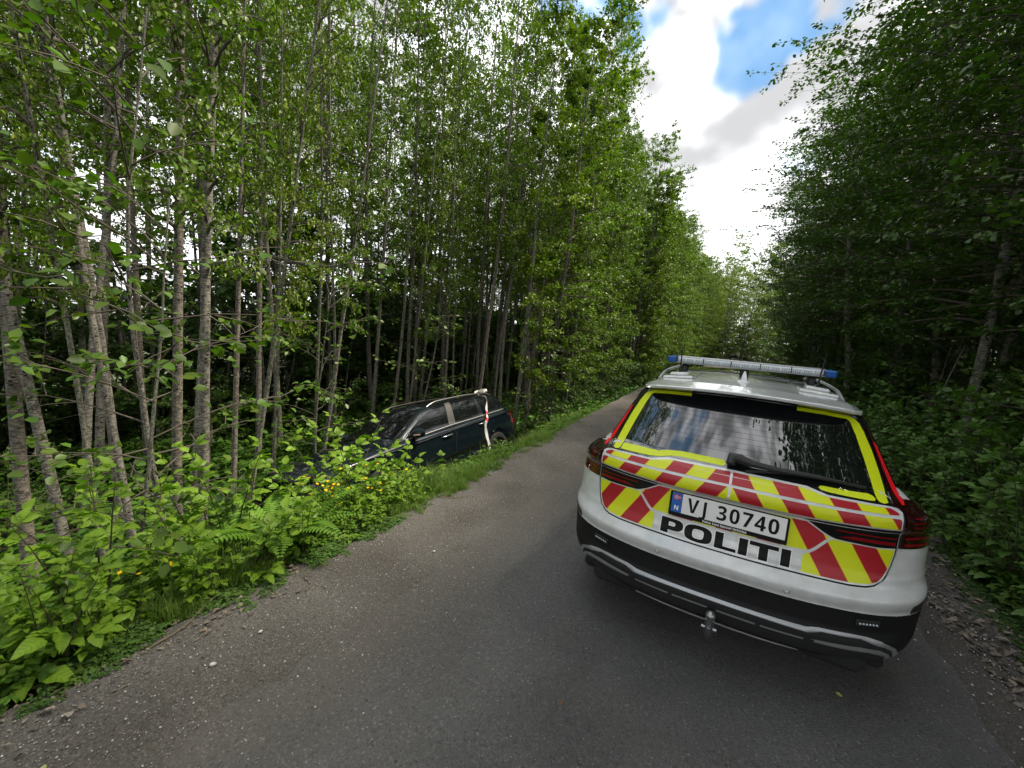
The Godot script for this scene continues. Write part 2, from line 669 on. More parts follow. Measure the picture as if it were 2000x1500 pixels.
func setting():
	var xs := coords(-14.0, 10.0, 0.3, 900.0)
	var zs := coords(-34.0, 7.0, 0.4, 900.0)
	var b := MB.new()
	for z in zs:
		for x in xs:
			var e := ground_y(x, z)
			var nn := Vector3(ground_y(x - 0.1, z) - ground_y(x + 0.1, z), 0.2, ground_y(x, z - 0.1) - ground_y(x, z + 0.1)).normalized()
			var m := wob.get_noise_2d(x * 0.3, z * 0.3)
			var col := Color(0.055, 0.045, 0.030).lerp(Color(0.035, 0.045, 0.018), clampf(0.5 + m, 0, 1))
			var open := smoothstep(24.0, 40.0, absf(x)) + smoothstep(-110.0, -150.0, z)
			col = col.lerp(Color(0.09, 0.14, 0.04), clampf(open, 0, 1))
			b.vert(Vector3(x, e, z), nn, col)
	var w := xs.size()
	for j in zs.size() - 1:
		for k in w - 1:
			var a := j * w + k
			b.quad(a, a + 1, a + w + 1, a + w)
	structure("ground", b.mesh(), M.soil)

	var rz := PackedFloat32Array()
	var z := 5.0
	while z > -56.0:
		rz.append(z)
		z -= 0.12 if z > -8.0 else 0.5
	var grit_tint := func(x: float, q: float) -> Color:
		var f := clampf(0.5 + 0.9 * wob.get_noise_2d(x * 1.4, q * 1.4), 0, 1)
		return Color(0.205, 0.186, 0.163).lerp(Color(0.32, 0.30, 0.275), f)
	structure("gravel_shoulder", sheet(func(q, t): return lerpf(edge_left(q) - 0.03, -1.2, t), rz, 14, 0.0, grit_tint), M.grit)
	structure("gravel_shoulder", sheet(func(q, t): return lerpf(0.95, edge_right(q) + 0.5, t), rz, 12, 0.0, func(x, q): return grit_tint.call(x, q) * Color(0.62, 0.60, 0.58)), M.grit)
	structure("road", sheet(func(q, t): return lerpf(-1.72 + 0.10 * wob.get_noise_2d(q * 2.2, 9.0) + 0.05 * wob.get_noise_2d(q * 7.0, 2.0) + 0.5 * minf(0.0, (q + 6.0) * 0.012), 1.22 + 0.09 * wob.get_noise_2d(q * 1.7, 19.0), t), rz, 26, 0.010,
		func(x, q):
			var f := clampf(0.5 + 0.7 * wob.get_noise_2d(x * 0.9, q * 0.35) + 0.35 * wob.get_noise_2d(x * 3.1, q * 2.2 + 50.0), 0, 1)
			f = clampf(f + 0.28 * (exp(-pow((x + 1.05) / 0.22, 2.0)) + exp(-pow((x - 0.45) / 0.24, 2.0))) - 0.14, 0.0, 1.0)
			var edge := smoothstep(0.85, 0.0, x + 1.75) * (0.80 + 0.6 * wob.get_noise_2d(x * 2.0 + 70.0, q * 1.6))
			return Color(0.175, 0.172, 0.169).lerp(Color(0.275, 0.270, 0.264), f).lerp(Color(0.265, 0.243, 0.216), clampf(edge, 0, 1))), M.asphalt)


# ---------------------------------------------------------------- car bodies: a closed surface from profiles
class Shell:
	var zr: PackedFloat32Array                # rear profile: height -> z
	var zf: PackedFloat32Array                # front profile: height -> z
	var ws: PackedFloat32Array                # height -> half width
	var dr: PackedFloat32Array                # height -> depth of the rounded rear corner
	var df := 0.75
	var yt: PackedFloat32Array                # z -> roof line
	var zlo := 0.0
	var crown := 0.10
	var shear := 0.0                          # how much the waist line climbs towards the tail
	var bot := 0.24
	var kt := 0.05
	var arches := []                          # [z, y, radius]
	const P := 2.6

	static func table(pts: Array, lo: float, hi: float, soft: int) -> PackedFloat32Array:
		var n := int(round((hi - lo) / 0.005)) + 1
		var r := PackedFloat32Array()
		r.resize(n)
		var k := 0
		for q in n:
			var x := lo + q * 0.005
			while k < pts.size() - 2 and x > pts[k + 1][0]: k += 1
			r[q] = lerpf(pts[k][1], pts[k + 1][1], clampf((x - pts[k][0]) / (pts[k + 1][0] - pts[k][0]), 0.0, 1.0))
		for pass_ in 2:
			if soft > 0:
				var s := r.duplicate()
				for q in n:
					var sum := 0.0
					for w in range(-soft, soft + 1):
						sum += r[clampi(q + w, 0, n - 1)]
					s[q] = sum / (2 * soft + 1)
				r = s
		return r

	static func look(t: PackedFloat32Array, u: float) -> float:
		var q := clampf(u * 200.0, 0.0, t.size() - 1.001)
		var k := int(q)
		return t[k] + (t[k + 1] - t[k]) * (q - k)

	func rear(x: float, y: float) -> float:
		var yy := y
		if y > 1.05: yy += crown * x * x * clampf((y - 1.05) * 4.0, 0.0, 1.0)
		var q := minf(absf(x) / look(ws, y), 0.9999)
		return look(zr, yy) - look(dr, yy) * (1.0 - pow(1.0 - pow(q, P), 1.0 / P))

	func front(x: float, y: float) -> float:
		var q := minf(absf(x) / look(ws, y), 0.9999)
		return look(zf, y) + df * (1.0 - pow(1.0 - pow(q, 2.2), 1.0 / 2.2))

	func f(p: Vector3) -> float:
		var ax := absf(p.x)
		var side := ax - look(ws, p.y - shear * (p.z + 0.6))
		var top := p.y - look(yt, p.z - zlo) + crown * p.x * p.x
		var h := maxf(kt - absf(side - top), 0.0) / kt
		var d := maxf(side, top) + h * h * kt * 0.25
		if p.z > zlo * 0.5:
			d = maxf(d, (p.z - rear(p.x, p.y)) * 0.8)
		else:
			d = maxf(d, (front(p.x, p.y) - p.z) * 0.8)
		d = maxf(d, bot - p.y)
		if ax > 0.6:
			for a in arches:
				var dz: float = p.z - a[0]
				var dy: float = p.y - a[1]
				d = maxf(d, a[2] - sqrt(dz * dz + dy * dy))
		return d

	func grad(p: Vector3, e := 0.004) -> Vector3:
		var g := Vector3(f(p + Vector3(e, 0, 0)) - f(p - Vector3(e, 0, 0)), f(p + Vector3(0, e, 0)) - f(p - Vector3(0, e, 0)), f(p + Vector3(0, 0, e)) - f(p - Vector3(0, 0, e)))
		return g.normalized()

	# where the surface is, looked up from behind, from the left or right side, or from above
	func on_rear(u: float, w: float) -> Vector3:
		return Vector3(u, w, rear(u, w))

	func on_side(sgn: float, z: float, y: float) -> Vector3:
		var a := 0.3
		var b := 1.2
		for k in 15:
			var m := (a + b) * 0.5
			if f(Vector3(sgn * m, y, z)) > 0.0: b = m
			else: a = m
		return Vector3(sgn * a, y, z)

	func on_top(x: float, z: float) -> Vector3:
		var a := 0.4
		var b := 1.8
		for k in 15:
			var m := (a + b) * 0.5
			if f(Vector3(x, m, z)) > 0.0: b = m
			else: a = m
		return Vector3(x, a, z)

	func on_round(phi: float, y: float) -> Vector3:      # from the axis one metre before the tail, outwards
		var dir := Vector3(sin(phi), 0, cos(phi))
		var o := Vector3(0, y, -1.0)
		var a := 0.3
		var b := 1.6
		for k in 15:
			var m := (a + b) * 0.5
			if f(o + dir * m) > 0.0: b = m
			else: a = m
		return o + dir * a

	func phi_of(x: float, y: float) -> float:
		return atan2(x, rear(x, y) + 1.0)

	func skin(zmin: float, zmax: float, cell: float, inset := 0.006) -> MB:      # surface nets
		var nx := int(2.0 / cell) + 2
		var ny := int(1.5 / cell) + 2
		var nz := int((zmax - zmin) / cell) + 2
		var o := Vector3(-nx * cell * 0.5, 0.14, zmin)
		var val := PackedFloat32Array()
		val.resize(nx * ny * nz)
		for c in nz:
			for b in ny:
				for a in nx:
					val[(c * ny + b) * nx + a] = f(o + Vector3(a, b, c) * cell)
		var id := PackedInt32Array()
		id.resize(nx * ny * nz)
		id.fill(-1)
		var m := MB.new()
		for c in nz - 1:
			for b in ny - 1:
				for a in nx - 1:
					var base := (c * ny + b) * nx + a
					var neg := 0
					for k in 8:
						if val[base + (k & 1) + ((k >> 1) & 1) * nx + (k >> 2) * nx * ny] < 0.0: neg += 1
					if neg == 0 or neg == 8: continue
					var p := o + Vector3(a + 0.5, b + 0.5, c + 0.5) * cell
					var s := Vector3.ZERO
					var cnt := 0
					for e in [[0, 1], [2, 3], [4, 5], [6, 7], [0, 2], [1, 3], [4, 6], [5, 7], [0, 4], [1, 5], [2, 6], [3, 7]]:
						var k0: int = e[0]
						var k1: int = e[1]
						var v0 := val[base + (k0 & 1) + ((k0 >> 1) & 1) * nx + (k0 >> 2) * nx * ny]
						var v1 := val[base + (k1 & 1) + ((k1 >> 1) & 1) * nx + (k1 >> 2) * nx * ny]
						if (v0 < 0.0) == (v1 < 0.0): continue
						var t := v0 / (v0 - v1)
						s += Vector3(k0 & 1, (k0 >> 1) & 1, k0 >> 2).lerp(Vector3(k1 & 1, (k1 >> 1) & 1, k1 >> 2), t)
						cnt += 1
					p = o + (Vector3(a, b, c) + s / cnt) * cell
					for k in 2:
						p -= grad(p) * (f(p) + (inset * 4.0 if p.y > 0.98 and p.y < 1.16 and p.z > -0.8 and p.z > zlo * 0.5 else inset))
					id[base] = m.vert(p, grad(p, 0.006))
		for c in range(1, nz - 1):
			for b in range(1, ny - 1):
				for a in range(1, nx - 1):
					var base := (c * ny + b) * nx + a
					var inside := val[base] < 0.0
					for ax in 3:
						var st := 1 if ax == 0 else nx if ax == 1 else nx * ny
						if inside == (val[base + st] < 0.0): continue
						var s1 := nx if ax == 0 else nx * ny if ax == 1 else 1
						var s2 := nx * ny if ax == 0 else 1 if ax == 1 else nx
						m.quad(id[base], id[base - s1], id[base - s1 - s2], id[base - s2])
		return m

	# a sheet cut to the outlines, laid over the surface at a height above it
	func cut(polys: Array, map: Callable, off: float, cell: float, rim := 0.0, down := 0.0, smooth := 0.004) -> MB:
		var m := MB.new()
		var memo := {}
		for poly: PackedVector2Array in polys:
			var lo := poly[0]
			var hi := poly[0]
			for q in poly:
				lo = lo.min(q)
				hi = hi.max(q)
			var ia := int(floor(lo.x / cell))
			var ib := int(floor(hi.x / cell))
			var ja := int(floor(lo.y / cell))
			var jb := int(floor(hi.y / cell))
			for jj in range(ja, jb + 1):
				for ii in range(ia, ib + 1):
					var r := PackedVector2Array([Vector2(ii, jj) * cell, Vector2(ii + 1, jj) * cell, Vector2(ii + 1, jj + 1) * cell, Vector2(ii, jj + 1) * cell])
					for piece: PackedVector2Array in Geometry2D.intersect_polygons(poly, r):
						if Geometry2D.is_polygon_clockwise(piece): continue
						var idx := []
						for q in piece:
							var key := Vector2i(roundi(q.x * 20000.0), roundi(q.y * 20000.0))
							if not memo.has(key):
								var p: Vector3 = map.call(q.x, q.y)
								var g := grad(p, smooth)
								memo[key] = m.vert(p + g * off, g, Color.WHITE, q)
							idx.append(memo[key])
						if piece.size() == 4:
							m.quad(idx[0], idx[1], idx[2], idx[3])
						else:
							var t := Geometry2D.triangulate_polygon(piece)
							for k in range(0, t.size(), 3):
								m.tri(idx[t[k]], idx[t[k + 1]], idx[t[k + 2]])
			if rim > 0.0:
				var s := poly.size()
				var ccw := not Geometry2D.is_polygon_clockwise(poly)
				for k in s:
					var a := poly[k]
					var b := poly[(k + 1) % s]
					var n := maxi(1, int(ceil(a.distance_to(b) / cell)))
					for w in n:
						var p0: Vector3 = map.call(lerpf(a.x, b.x, float(w) / n), lerpf(a.y, b.y, float(w) / n))
						var p1: Vector3 = map.call(lerpf(a.x, b.x, float(w + 1) / n), lerpf(a.y, b.y, float(w + 1) / n))
						var g := grad(p0, smooth)
						var out := (p1 - p0).cross(g).normalized() * (1.0 if ccw else -1.0)
						m.flat4(p0 + g * off, p1 + g * off, p1 + g * (off - rim), p0 + g * (off - rim), Color.WHITE, out)
		return m


func poly(a: Array) -> PackedVector2Array:
	var r := PackedVector2Array()
	for q in a: r.append(Vector2(q[0], q[1]))
	return r


func mirrored(p: PackedVector2Array) -> PackedVector2Array:
	var r := PackedVector2Array()
	for k in range(p.size() - 1, -1, -1): r.append(Vector2(-p[k].x, p[k].y))
	return r


func both(right: Array) -> PackedVector2Array:       # an outline given by its right half, from the centre line round to it again
	var p := poly(right)
	var m := mirrored(p)
	p.append_array(m)
	var r := PackedVector2Array()
	for q in p:
		if r.is_empty() or r[r.size() - 1].distance_to(q) > 1e-4: r.append(q)
	if r[0].distance_to(r[r.size() - 1]) < 1e-4: r.remove_at(r.size() - 1)
	return r


func ribbon(line: Array, wide: float) -> Array:
	return Geometry2D.offset_polyline(poly(line), wide * 0.5, Geometry2D.JOIN_ROUND, Geometry2D.END_BUTT)


func wheel(parent: Node3D, at: Vector3, r: float, w: float, sgn: float, spokes: int, rim_mat: Material):
	var t := MB.new()
	var x := Transform3D(Basis(Vector3.FORWARD, PI / 2), at)     # axle along x
	t.lathe(x, PackedVector2Array([Vector2(r * 0.70, -w * 0.5), Vector2(r * 0.93, -w * 0.5), Vector2(r * 0.985, -w * 0.42), Vector2(r, -w * 0.28), Vector2(r, w * 0.28), Vector2(r * 0.985, w * 0.42), Vector2(r * 0.93, w * 0.5), Vector2(r * 0.70, w * 0.5)]), 36)
	var holder := part(parent, "wheel", t.mesh(), M.rubber)
	var m := MB.new()
	m.lathe(x, PackedVector2Array([Vector2(r * 0.66, -w * 0.45), Vector2(r * 0.71, -w * 0.5), Vector2(r * 0.72, 0), Vector2(r * 0.71, w * 0.5), Vector2(r * 0.66, w * 0.44), Vector2(r * 0.64, 0.0), Vector2(r * 0.66, -w * 0.45)]), 36)
	m.lathe(Transform3D(x.basis, at + Vector3(sgn * w * 0.38, 0, 0)), PackedVector2Array([Vector2(0.0, -0.02), Vector2(r * 0.16, -0.02), Vector2(r * 0.16, 0.02), Vector2(0.0, 0.02)]), 20)
	for k in spokes:
		var a := TAU * k / spokes
		var dir := Vector3(0, sin(a), cos(a))
		m.box(Transform3D(Basis(Vector3.RIGHT, Vector3.RIGHT.cross(dir).normalized(), dir), at + Vector3(sgn * w * 0.36, 0, 0) + dir * r * 0.40), Vector3(0.025, r * 0.075, r * 0.55), 0.006)
	part(holder, "rim", m.mesh(), rim_mat)
	var d := MB.new()
	d.lathe(Transform3D(x.basis, at + Vector3(sgn * 0.01, 0, 0)), PackedVector2Array([Vector2(0, 0.01), Vector2(r * 0.45, 0.01), Vector2(r * 0.45, -0.01), Vector2(0, -0.01)]), 24)
	part(holder, "brake_disc", d.mesh(), M.steel)


func text_mesh(s: String, px: float, deep := 0.002, bold := true) -> TextMesh:
	var t := TextMesh.new()
	var f := SystemFont.new()
	f.font_names = PackedStringArray(["Droid Sans"])
	f.font_weight = 700 if bold else 400
	t.font = f
	t.text = s
	t.font_size = 64
	t.pixel_size = px / 64.0
	t.depth = deep
	t.curve_step = 2.0
	return t


# ---------------------------------------------------------------- the white police estate car
func police_car():
	var s := Shell.new()
	s.zlo = -4.94
	s.zr = Shell.table([[0, -0.30], [0.20, -0.16], [0.28, -0.07], [0.36, -0.022], [0.400, -0.012], [0.430, -0.006], [0.447, -0.026], [0.458, -0.028], [0.568, -0.030], [0.60, -0.012], [0.628, 0.0], [0.645, -0.018], [0.668, -0.050], [0.70, -0.062], [0.716, -0.058], [0.73, -0.068], [0.80, -0.080], [0.86, -0.085], [0.944, -0.092], [0.953, -0.064], [1.014, -0.074], [1.022, -0.084], [1.068, -0.130], [1.076, -0.165], [1.10, -0.195], [1.42, -0.515], [1.6, -0.695]], 0.0, 1.7, 1)
	s.ws = Shell.table([[0, 0.80], [0.2, 0.84], [0.35, 0.885], [0.5, 0.905], [0.62, 0.907], [0.7, 0.903], [0.8, 0.898], [0.86, 0.888], [0.95, 0.862], [1.0, 0.838], [1.03, 0.795], [1.1, 0.715], [1.2, 0.668], [1.3, 0.625], [1.4, 0.582], [1.47, 0.54], [1.55, 0.45], [1.7, 0.3]], 0.0, 1.7, 5)
	s.dr = Shell.table([[0, 0.6], [0.75, 0.6], [0.9, 0.52], [1.06, 0.32], [1.2, 0.24], [1.4, 0.15], [1.46, 0.12], [1.7, 0.12]], 0.0, 1.7, 5)
	s.zf = Shell.table([[0, -4.80], [0.3, -4.90], [0.6, -4.94], [0.75, -4.92], [0.88, -4.86], [1.7, -4.3]], 0.0, 1.7, 4)
	s.yt = Shell.table([[-4.94, 0.80], [-4.8, 0.88], [-4.4, 0.97], [-3.85, 1.05], [-3.7, 1.09], [-3.05, 1.42], [-2.8, 1.47], [-2.3, 1.503], [-1.8, 1.506], [-1.4, 1.500], [-1.0, 1.486], [-0.7, 1.474], [-0.40, 1.458], [-0.2, 1.45], [0.2, 1.44]], -4.94, 0.2, 10)
	s.arches = [[-1.127, 0.36, 0.385], [-4.068, 0.36, 0.385]]
	var o := thing("police_car", "white police estate car with red and yellow chevrons, seen from behind on the road", "car")
	var R: Callable = s.on_rear
	var A: Callable = s.on_round
	part(o, "body", s.skin(-5.05, 0.12, 0.044).mesh(), M.white_paint)
	var skirt := PackedVector2Array([Vector2(-1.30, 0.548), Vector2(1.30, 0.548), Vector2(1.30, 0.850)])
	for q in [[0.86, 0.852], [0.80, 0.8535], [0.7025, 0.859], [0.694, 0.815], [0.687, 0.774], [0.677, 0.7375], [0.658, 0.702], [0.631, 0.6805], [0.597, 0.6715], [0.53, 0.669], [0.435, 0.6725], [0.30, 0.6745], [0.1, 0.6735]]:
		skirt.append(Vector2(s.phi_of(q[0], q[1]), q[1]))
	for k in range(skirt.size() - 1, 2, -1): skirt.append(Vector2(-skirt[k].x, skirt[k].y))
	skirt.append(Vector2(-1.30, 0.850))
	part(o, "rear_bumper", s.cut([skirt], A, 0.0035, 0.02, 0.008, 0, 0.003).mesh(), M.white_paint)
	# roof spoiler, a lip that overhangs the rear window
	var sp := MB.new()
	var rows := []
	for k in 29:
		var x := -0.555 + 1.11 * k / 28.0
		var e := absf(x) / 0.555
		var drop := s.crown * x * x
		var a := s.on_top(x, -0.86) + Vector3(0, 0.001, 0)
		var zr_ := -0.405 - 0.10 * pow(e, 2.6) - 0.05 * smoothstep(0.9, 1.0, e)
		var lip := Vector3(x, 1.463 - drop - 0.006 * smoothstep(0.85, 1.0, e), zr_)
		var m := a.lerp(lip, 0.5) + Vector3(0, 0.006, 0)
		var in_ := s.on_rear(x, 1.418 - drop) + Vector3(0, 0.004, 0)
		rows.append([a, m, lip + Vector3(0, 0, -0.006), lip + Vector3(0, -0.005, 0.002), lip + Vector3(0, -0.017, -0.002), lip + Vector3(0, -0.020, -0.008), in_])
	for q in 2:
		var sb := MB.new()
		for k in 28:
			for w in ([0, 1, 2, 3, 4] if q == 0 else [5]):
				var pa: Vector3 = rows[k][w]
				var pb: Vector3 = rows[k + 1][w]
				var pc2: Vector3 = rows[k + 1][w + 1]
				var pd: Vector3 = rows[k][w + 1]
				sb.flat4(pa, pb, pc2, pd, Color.WHITE, Vector3(0, 1, 0.5) if w < 2 else Vector3(0, 0.3, 1) if w < 4 else Vector3(0, -1, 0.4))
		if q == 0: part(o, "roof_spoiler", sb.mesh(), M.white_paint)
		else: part(o, "spoiler_underside", sb.mesh(), M.gloss_black)

	# tailgate: a painted panel with its own dark shut line
	var gate := both([[0, 0.6805], [0.30, 0.682], [0.435, 0.680], [0.53, 0.6765], [0.592, 0.679], [0.624, 0.687], [0.650, 0.707], [0.667, 0.739], [0.677, 0.774], [0.684, 0.815], [0.687, 0.860], [0.687, 1.03], [0.665, 1.045], [0.615, 1.050], [0.509, 1.055], [0.403, 1.058], [0.36, 1.066], [0.32, 1.074], [0.17, 1.077], [0, 1.079]])
	var tail := part(o, "tailgate", s.cut([gate], R, 0.004, 0.022, 0.006, 0, 0.003).mesh(), M.white_paint)
	for sg in [-1, 1]:
		var line := [[0, 0.6765], [sg * 0.30, 0.678], [sg * 0.435, 0.676], [sg * 0.53, 0.6725], [sg * 0.595, 0.675], [sg * 0.628, 0.684], [sg * 0.654, 0.705], [sg * 0.671, 0.738], [sg * 0.681, 0.774], [sg * 0.688, 0.815], [sg * 0.6915, 0.862]]
		part(o, "shut_line", s.cut(ribbon(line, 0.012), R, -0.001, 0.03).mesh(), M.underbody)

	# stripes on the tailgate
	var upper := both([[0.006, 1.0235], [0.22, 1.0235], [0.43, 1.0215], [0.63, 1.0195], [0.668, 1.020], [0.672, 1.024], [0.662, 1.031], [0.640, 1.041], [0.509, 1.0465], [0.403, 1.050], [0.373, 1.054], [0.322, 1.065], [0.28, 1.068], [0.10, 1.070], [0.006, 1.071]])
	var lower := both([[0, 0.957], [0.36, 0.960], [0.56, 0.964], [0.676, 0.963], [0.681, 0.968], [0.681, 1.000], [0.672, 1.007], [0.63, 1.0085], [0.43, 1.0105], [0.22, 1.0115], [0, 1.0135]])
	var top_x := [-0.027, 0.0755, 0.1775, 0.282, 0.390, 0.4945, 0.597]
	for sg in [-1, 1]:
		for k in 8:
			var a: float = -0.3 if k == 0 else top_x[k - 1]
			var b: float = top_x[k] if k < 7 else 1.0
			var red_here := k % 2 == 1
			var slab := [[a + 0.717 * (1.068 - 0.90), 0.90], [b + 0.717 * (1.068 - 0.90), 0.90], [b - 0.717 * 0.04, 1.108], [a - 0.717 * 0.04, 1.108]]
			var strip := poly(slab)
			if sg < 0: strip = mirrored(strip)
			var half := poly([[sg * 0.006, 0.9], [sg * 0.9, 0.9], [sg * 0.9, 1.1], [sg * 0.006, 1.1]])
			for band in [upper, lower]:
				for q in Geometry2D.intersect_polygons(band, strip):
					for h in Geometry2D.intersect_polygons(q, half):
						if absf(area(h)) < 0.00004: continue
						part(tail, "red_stripe" if red_here else "yellow_stripe", s.cut([h], R, 0.0056, 0.03).mesh(), M.red_film if red_here else M.yellow_film)
			if k > 0:                             # orange edge where red meets yellow
				for band in [upper, lower]:
					var ln := poly([[a + 0.717 * (1.068 - 0.95) - 0.0016, 0.95], [a + 0.717 * (1.068 - 0.95) + 0.0016, 0.95], [a - 0.717 * 0.012 + 0.0016, 1.08], [a - 0.717 * 0.012 - 0.0016, 1.08]])
					if sg < 0: ln = mirrored(ln)
					for q in Geometry2D.intersect_polygons(band, ln):
						for h in Geometry2D.intersect_polygons(q, half):
							part(tail, "stripe_edge", s.cut([h], R, 0.0066, 0.03).mesh(), M.orange_edge)
	# lower field, outside and inside the white Y
	var outer := [[0.683, 0.853], [0.679, 0.815], [0.670, 0.772], [0.655, 0.730], [0.632, 0.702], [0.596, 0.687], [0.53, 0.6845], [0.435, 0.687], [0.338, 0.689], [0.338, 0.770], [0.364, 0.782], [0.384, 0.799], [0.430, 0.856], [0.445, 0.8655], [0.505, 0.862], [0.619, 0.854]]
	var inner := [[0, 0.7885], [0.262, 0.7885], [0.285, 0.790], [0.335, 0.791], [0.359, 0.796], [0.376, 0.812], [0.414, 0.857], [0.428, 0.868], [0.424, 0.875], [0.397, 0.888], [0.330, 0.930], [0.310, 0.9425], [0, 0.9425]]
	var marks := [0.051, 0.157, 0.261, 0.367, 0.473, 0.568, 0.663]     # where the slanted edges cross the height 0.77
	for sg in [-1, 1]:
		for k in 8:
			var a: float = -0.2 if k == 0 else marks[k - 1]
			var b: float = marks[k] if k < 7 else 0.95
			var red_here := k % 2 == 0
			var slab := poly([[a + 0.6 * 0.12, 0.65], [b + 0.6 * 0.12, 0.65], [b - 0.6 * 0.2, 0.97], [a - 0.6 * 0.2, 0.97]])
			for field in [outer, inner]:
				var fp := poly(field)
				if Geometry2D.is_polygon_clockwise(fp): fp.reverse()
				for q in Geometry2D.intersect_polygons(fp, slab):
					if absf(area(q)) < 0.00004: continue
					var h: PackedVector2Array = q if sg > 0 else mirrored(q)
					part(tail, "red_stripe" if red_here else "yellow_stripe", s.cut([h], R, 0.0056, 0.03).mesh(), M.red_film if red_here else M.yellow_film)
				if k > 0:
					var ln := poly([[a + 0.6 * 0.12 - 0.0016, 0.65], [a + 0.6 * 0.12 + 0.0016, 0.65], [a - 0.6 * 0.2 + 0.0016, 0.97], [a - 0.6 * 0.2 - 0.0016, 0.97]])
					for q in Geometry2D.intersect_polygons(fp, ln):
						part(tail, "stripe_edge", s.cut([q if sg > 0 else mirrored(q)], R, 0.0066, 0.03).mesh(), M.orange_edge)

	# POLITI in black letters with a white outline
	var lo := 0.693
	var hi := 0.773
	var letters := {
		"P": [[[-0.296, lo], [-0.257, lo], [-0.257, 0.714], [-0.257, 0.752], [-0.257, hi], [-0.296, hi]], [[-0.258, 0.714], [-0.222, 0.714], [-0.203, 0.7165], [-0.190, 0.724], [-0.185, 0.734], [-0.185, 0.753], [-0.190, 0.763], [-0.203, 0.7705], [-0.222, hi], [-0.258, hi], [-0.258, 0.7545], [-0.234, 0.7545], [-0.227, 0.752], [-0.224, 0.747], [-0.224, 0.740], [-0.227, 0.735], [-0.234, 0.7325], [-0.258, 0.7325]]],
		"O": [ring_half(-0.111, 0.733, 0.066, 0.043, 0.027, 0.0225, 1.0), ring_half(-0.111, 0.733, 0.066, 0.043, 0.027, 0.0225, -1.0)],
		"L": [[[-0.032, lo], [0.066, lo], [0.066, 0.7115], [0.006, 0.7115], [0.006, hi], [-0.032, hi]]],
		"I": [[[0.076, lo], [0.114, lo], [0.114, hi], [0.076, hi]]],
		"T": [[[0.163, lo], [0.201, lo], [0.201, 0.7535], [0.243, 0.7535], [0.243, hi], [0.121, hi], [0.121, 0.7535], [0.163, 0.7535]]],
		"J": [[[0.254, lo], [0.292, lo], [0.292, hi], [0.254, hi]]],
	}
	for key in letters:
		var black: Array[PackedVector2Array] = []
		var white: Array[PackedVector2Array] = []
		for q in letters[key]:
			var pq: PackedVector2Array = poly(q)
			if Geometry2D.is_polygon_clockwise(pq): pq.reverse()
			black.append(pq)
			for w in Geometry2D.offset_polygon(pq, 0.0045, Geometry2D.JOIN_MITER):
				if not Geometry2D.is_polygon_clockwise(w): white.append(w)
		var mw := s.cut(white, R, 0.0056, 0.02)
		var mk := s.cut(black, R, 0.0068, 0.02)
		part(part(tail, "letter", mk.mesh(), M.letter_black), "letter_outline", mw.mesh(), M.letter_white)

	# number plate in its frame
	var pc := Vector3(0, 0.868, s.rear(0, 0.868) + 0.013)
	var pt := Transform3D(Basis(Vector3.RIGHT, -0.09), pc)
	var fr := MB.new()
	fr.box(pt * at_(Vector3(0, -0.0045, 0)), Vector3(0.536, 0.131, 0.012), 0.004)
	var frame := part(o, "number_plate", fr.mesh(), M.letter_black)
	var pl := MB.new()
	pl.box(pt * at_(Vector3(0, 0.0045, 0.0062)), Vector3(0.515, 0.104, 0.002), 0.0008)
	part(frame, "plate", pl.mesh(), M.plate_white)
	var bl := MB.new()
	bl.box(pt * at_(Vector3(-0.2315, 0.0045, 0.0074)), Vector3(0.052, 0.104, 0.0012), 0.0004)
	part(frame, "country_strip", bl.mesh(), M.plate_blue)
	var chars := [["V", -0.152], ["J", -0.096], ["3", -0.017], ["0", 0.040], ["7", 0.096], ["4", 0.151], ["0", 0.207]]
	for ch in chars:
		var t := text_mesh(ch[0], 0.101, 0.0012)
		var m := part(frame, "character", t, M.letter_black)
		m.transform = pt * Transform3D(Basis.from_scale(Vector3(0.88, 1, 1)), Vector3(ch[1], 0.003, 0.0078))
	var nm := part(frame, "character", text_mesh("N", 0.034, 0.001), M.letter_white)
	nm.transform = pt * at_(Vector3(-0.2315, -0.024, 0.0085))
	var fl := MB.new()
	fl.box(pt * at_(Vector3(-0.2315, 0.033, 0.0083)), Vector3(0.034, 0.024, 0.001))
	var flag := part(frame, "flag", fl.mesh(), M.flag_red)
	for q in [[0.0, 0.034, 0.0068, 0], [-0.005, 0.0068, 0.024, 1]]:
		var w := MB.new()
		w.box(pt * at_(Vector3(-0.2315 + q[0], 0.033, 0.0092 + 0.0003 * q[3])), Vector3(q[1], q[2], 0.0006))
		part(frame, "flag_cross", w.mesh(), M.letter_white)
		var bq := MB.new()
		bq.box(pt * at_(Vector3(-0.2315 + q[0], 0.033, 0.0100 + 0.0003 * q[3])), Vector3(maxf(q[1] - (0.0 if q[3] == 0 else 0.0036), 0.003), maxf(q[2] - (0.0036 if q[3] == 0 else 0.0), 0.003), 0.0006))
		part(frame, "flag_cross", bq.mesh(), M.plate_blue)
	var cap := part(frame, "frame_text", text_mesh("Volvo Cars Special Vehicles", 0.0155, 0.0008), M.letter_white)
	cap.transform = pt * at_(Vector3(0.0, -0.0585, 0.0066))

	# rear window with its stickers, wiper and heater wires
	var pane := both([[0, 1.0795], [0.17, 1.0775], [0.32, 1.0745], [0.36, 1.0665], [0.403, 1.0585], [0.509, 1.0555], [0.615, 1.0505], [0.649, 1.0495], [0.646, 1.10], [0.635, 1.145], [0.604, 1.246], [0.583, 1.318], [0.556, 1.370], [0.52, 1.390], [0.42, 1.4015], [0.28, 1.411], [0, 1.4185]])
	var win := part(o, "rear_window", s.cut([pane], R, 0.004, 0.03, 0.006, 0, 0.005).mesh(), M.dark_glass)
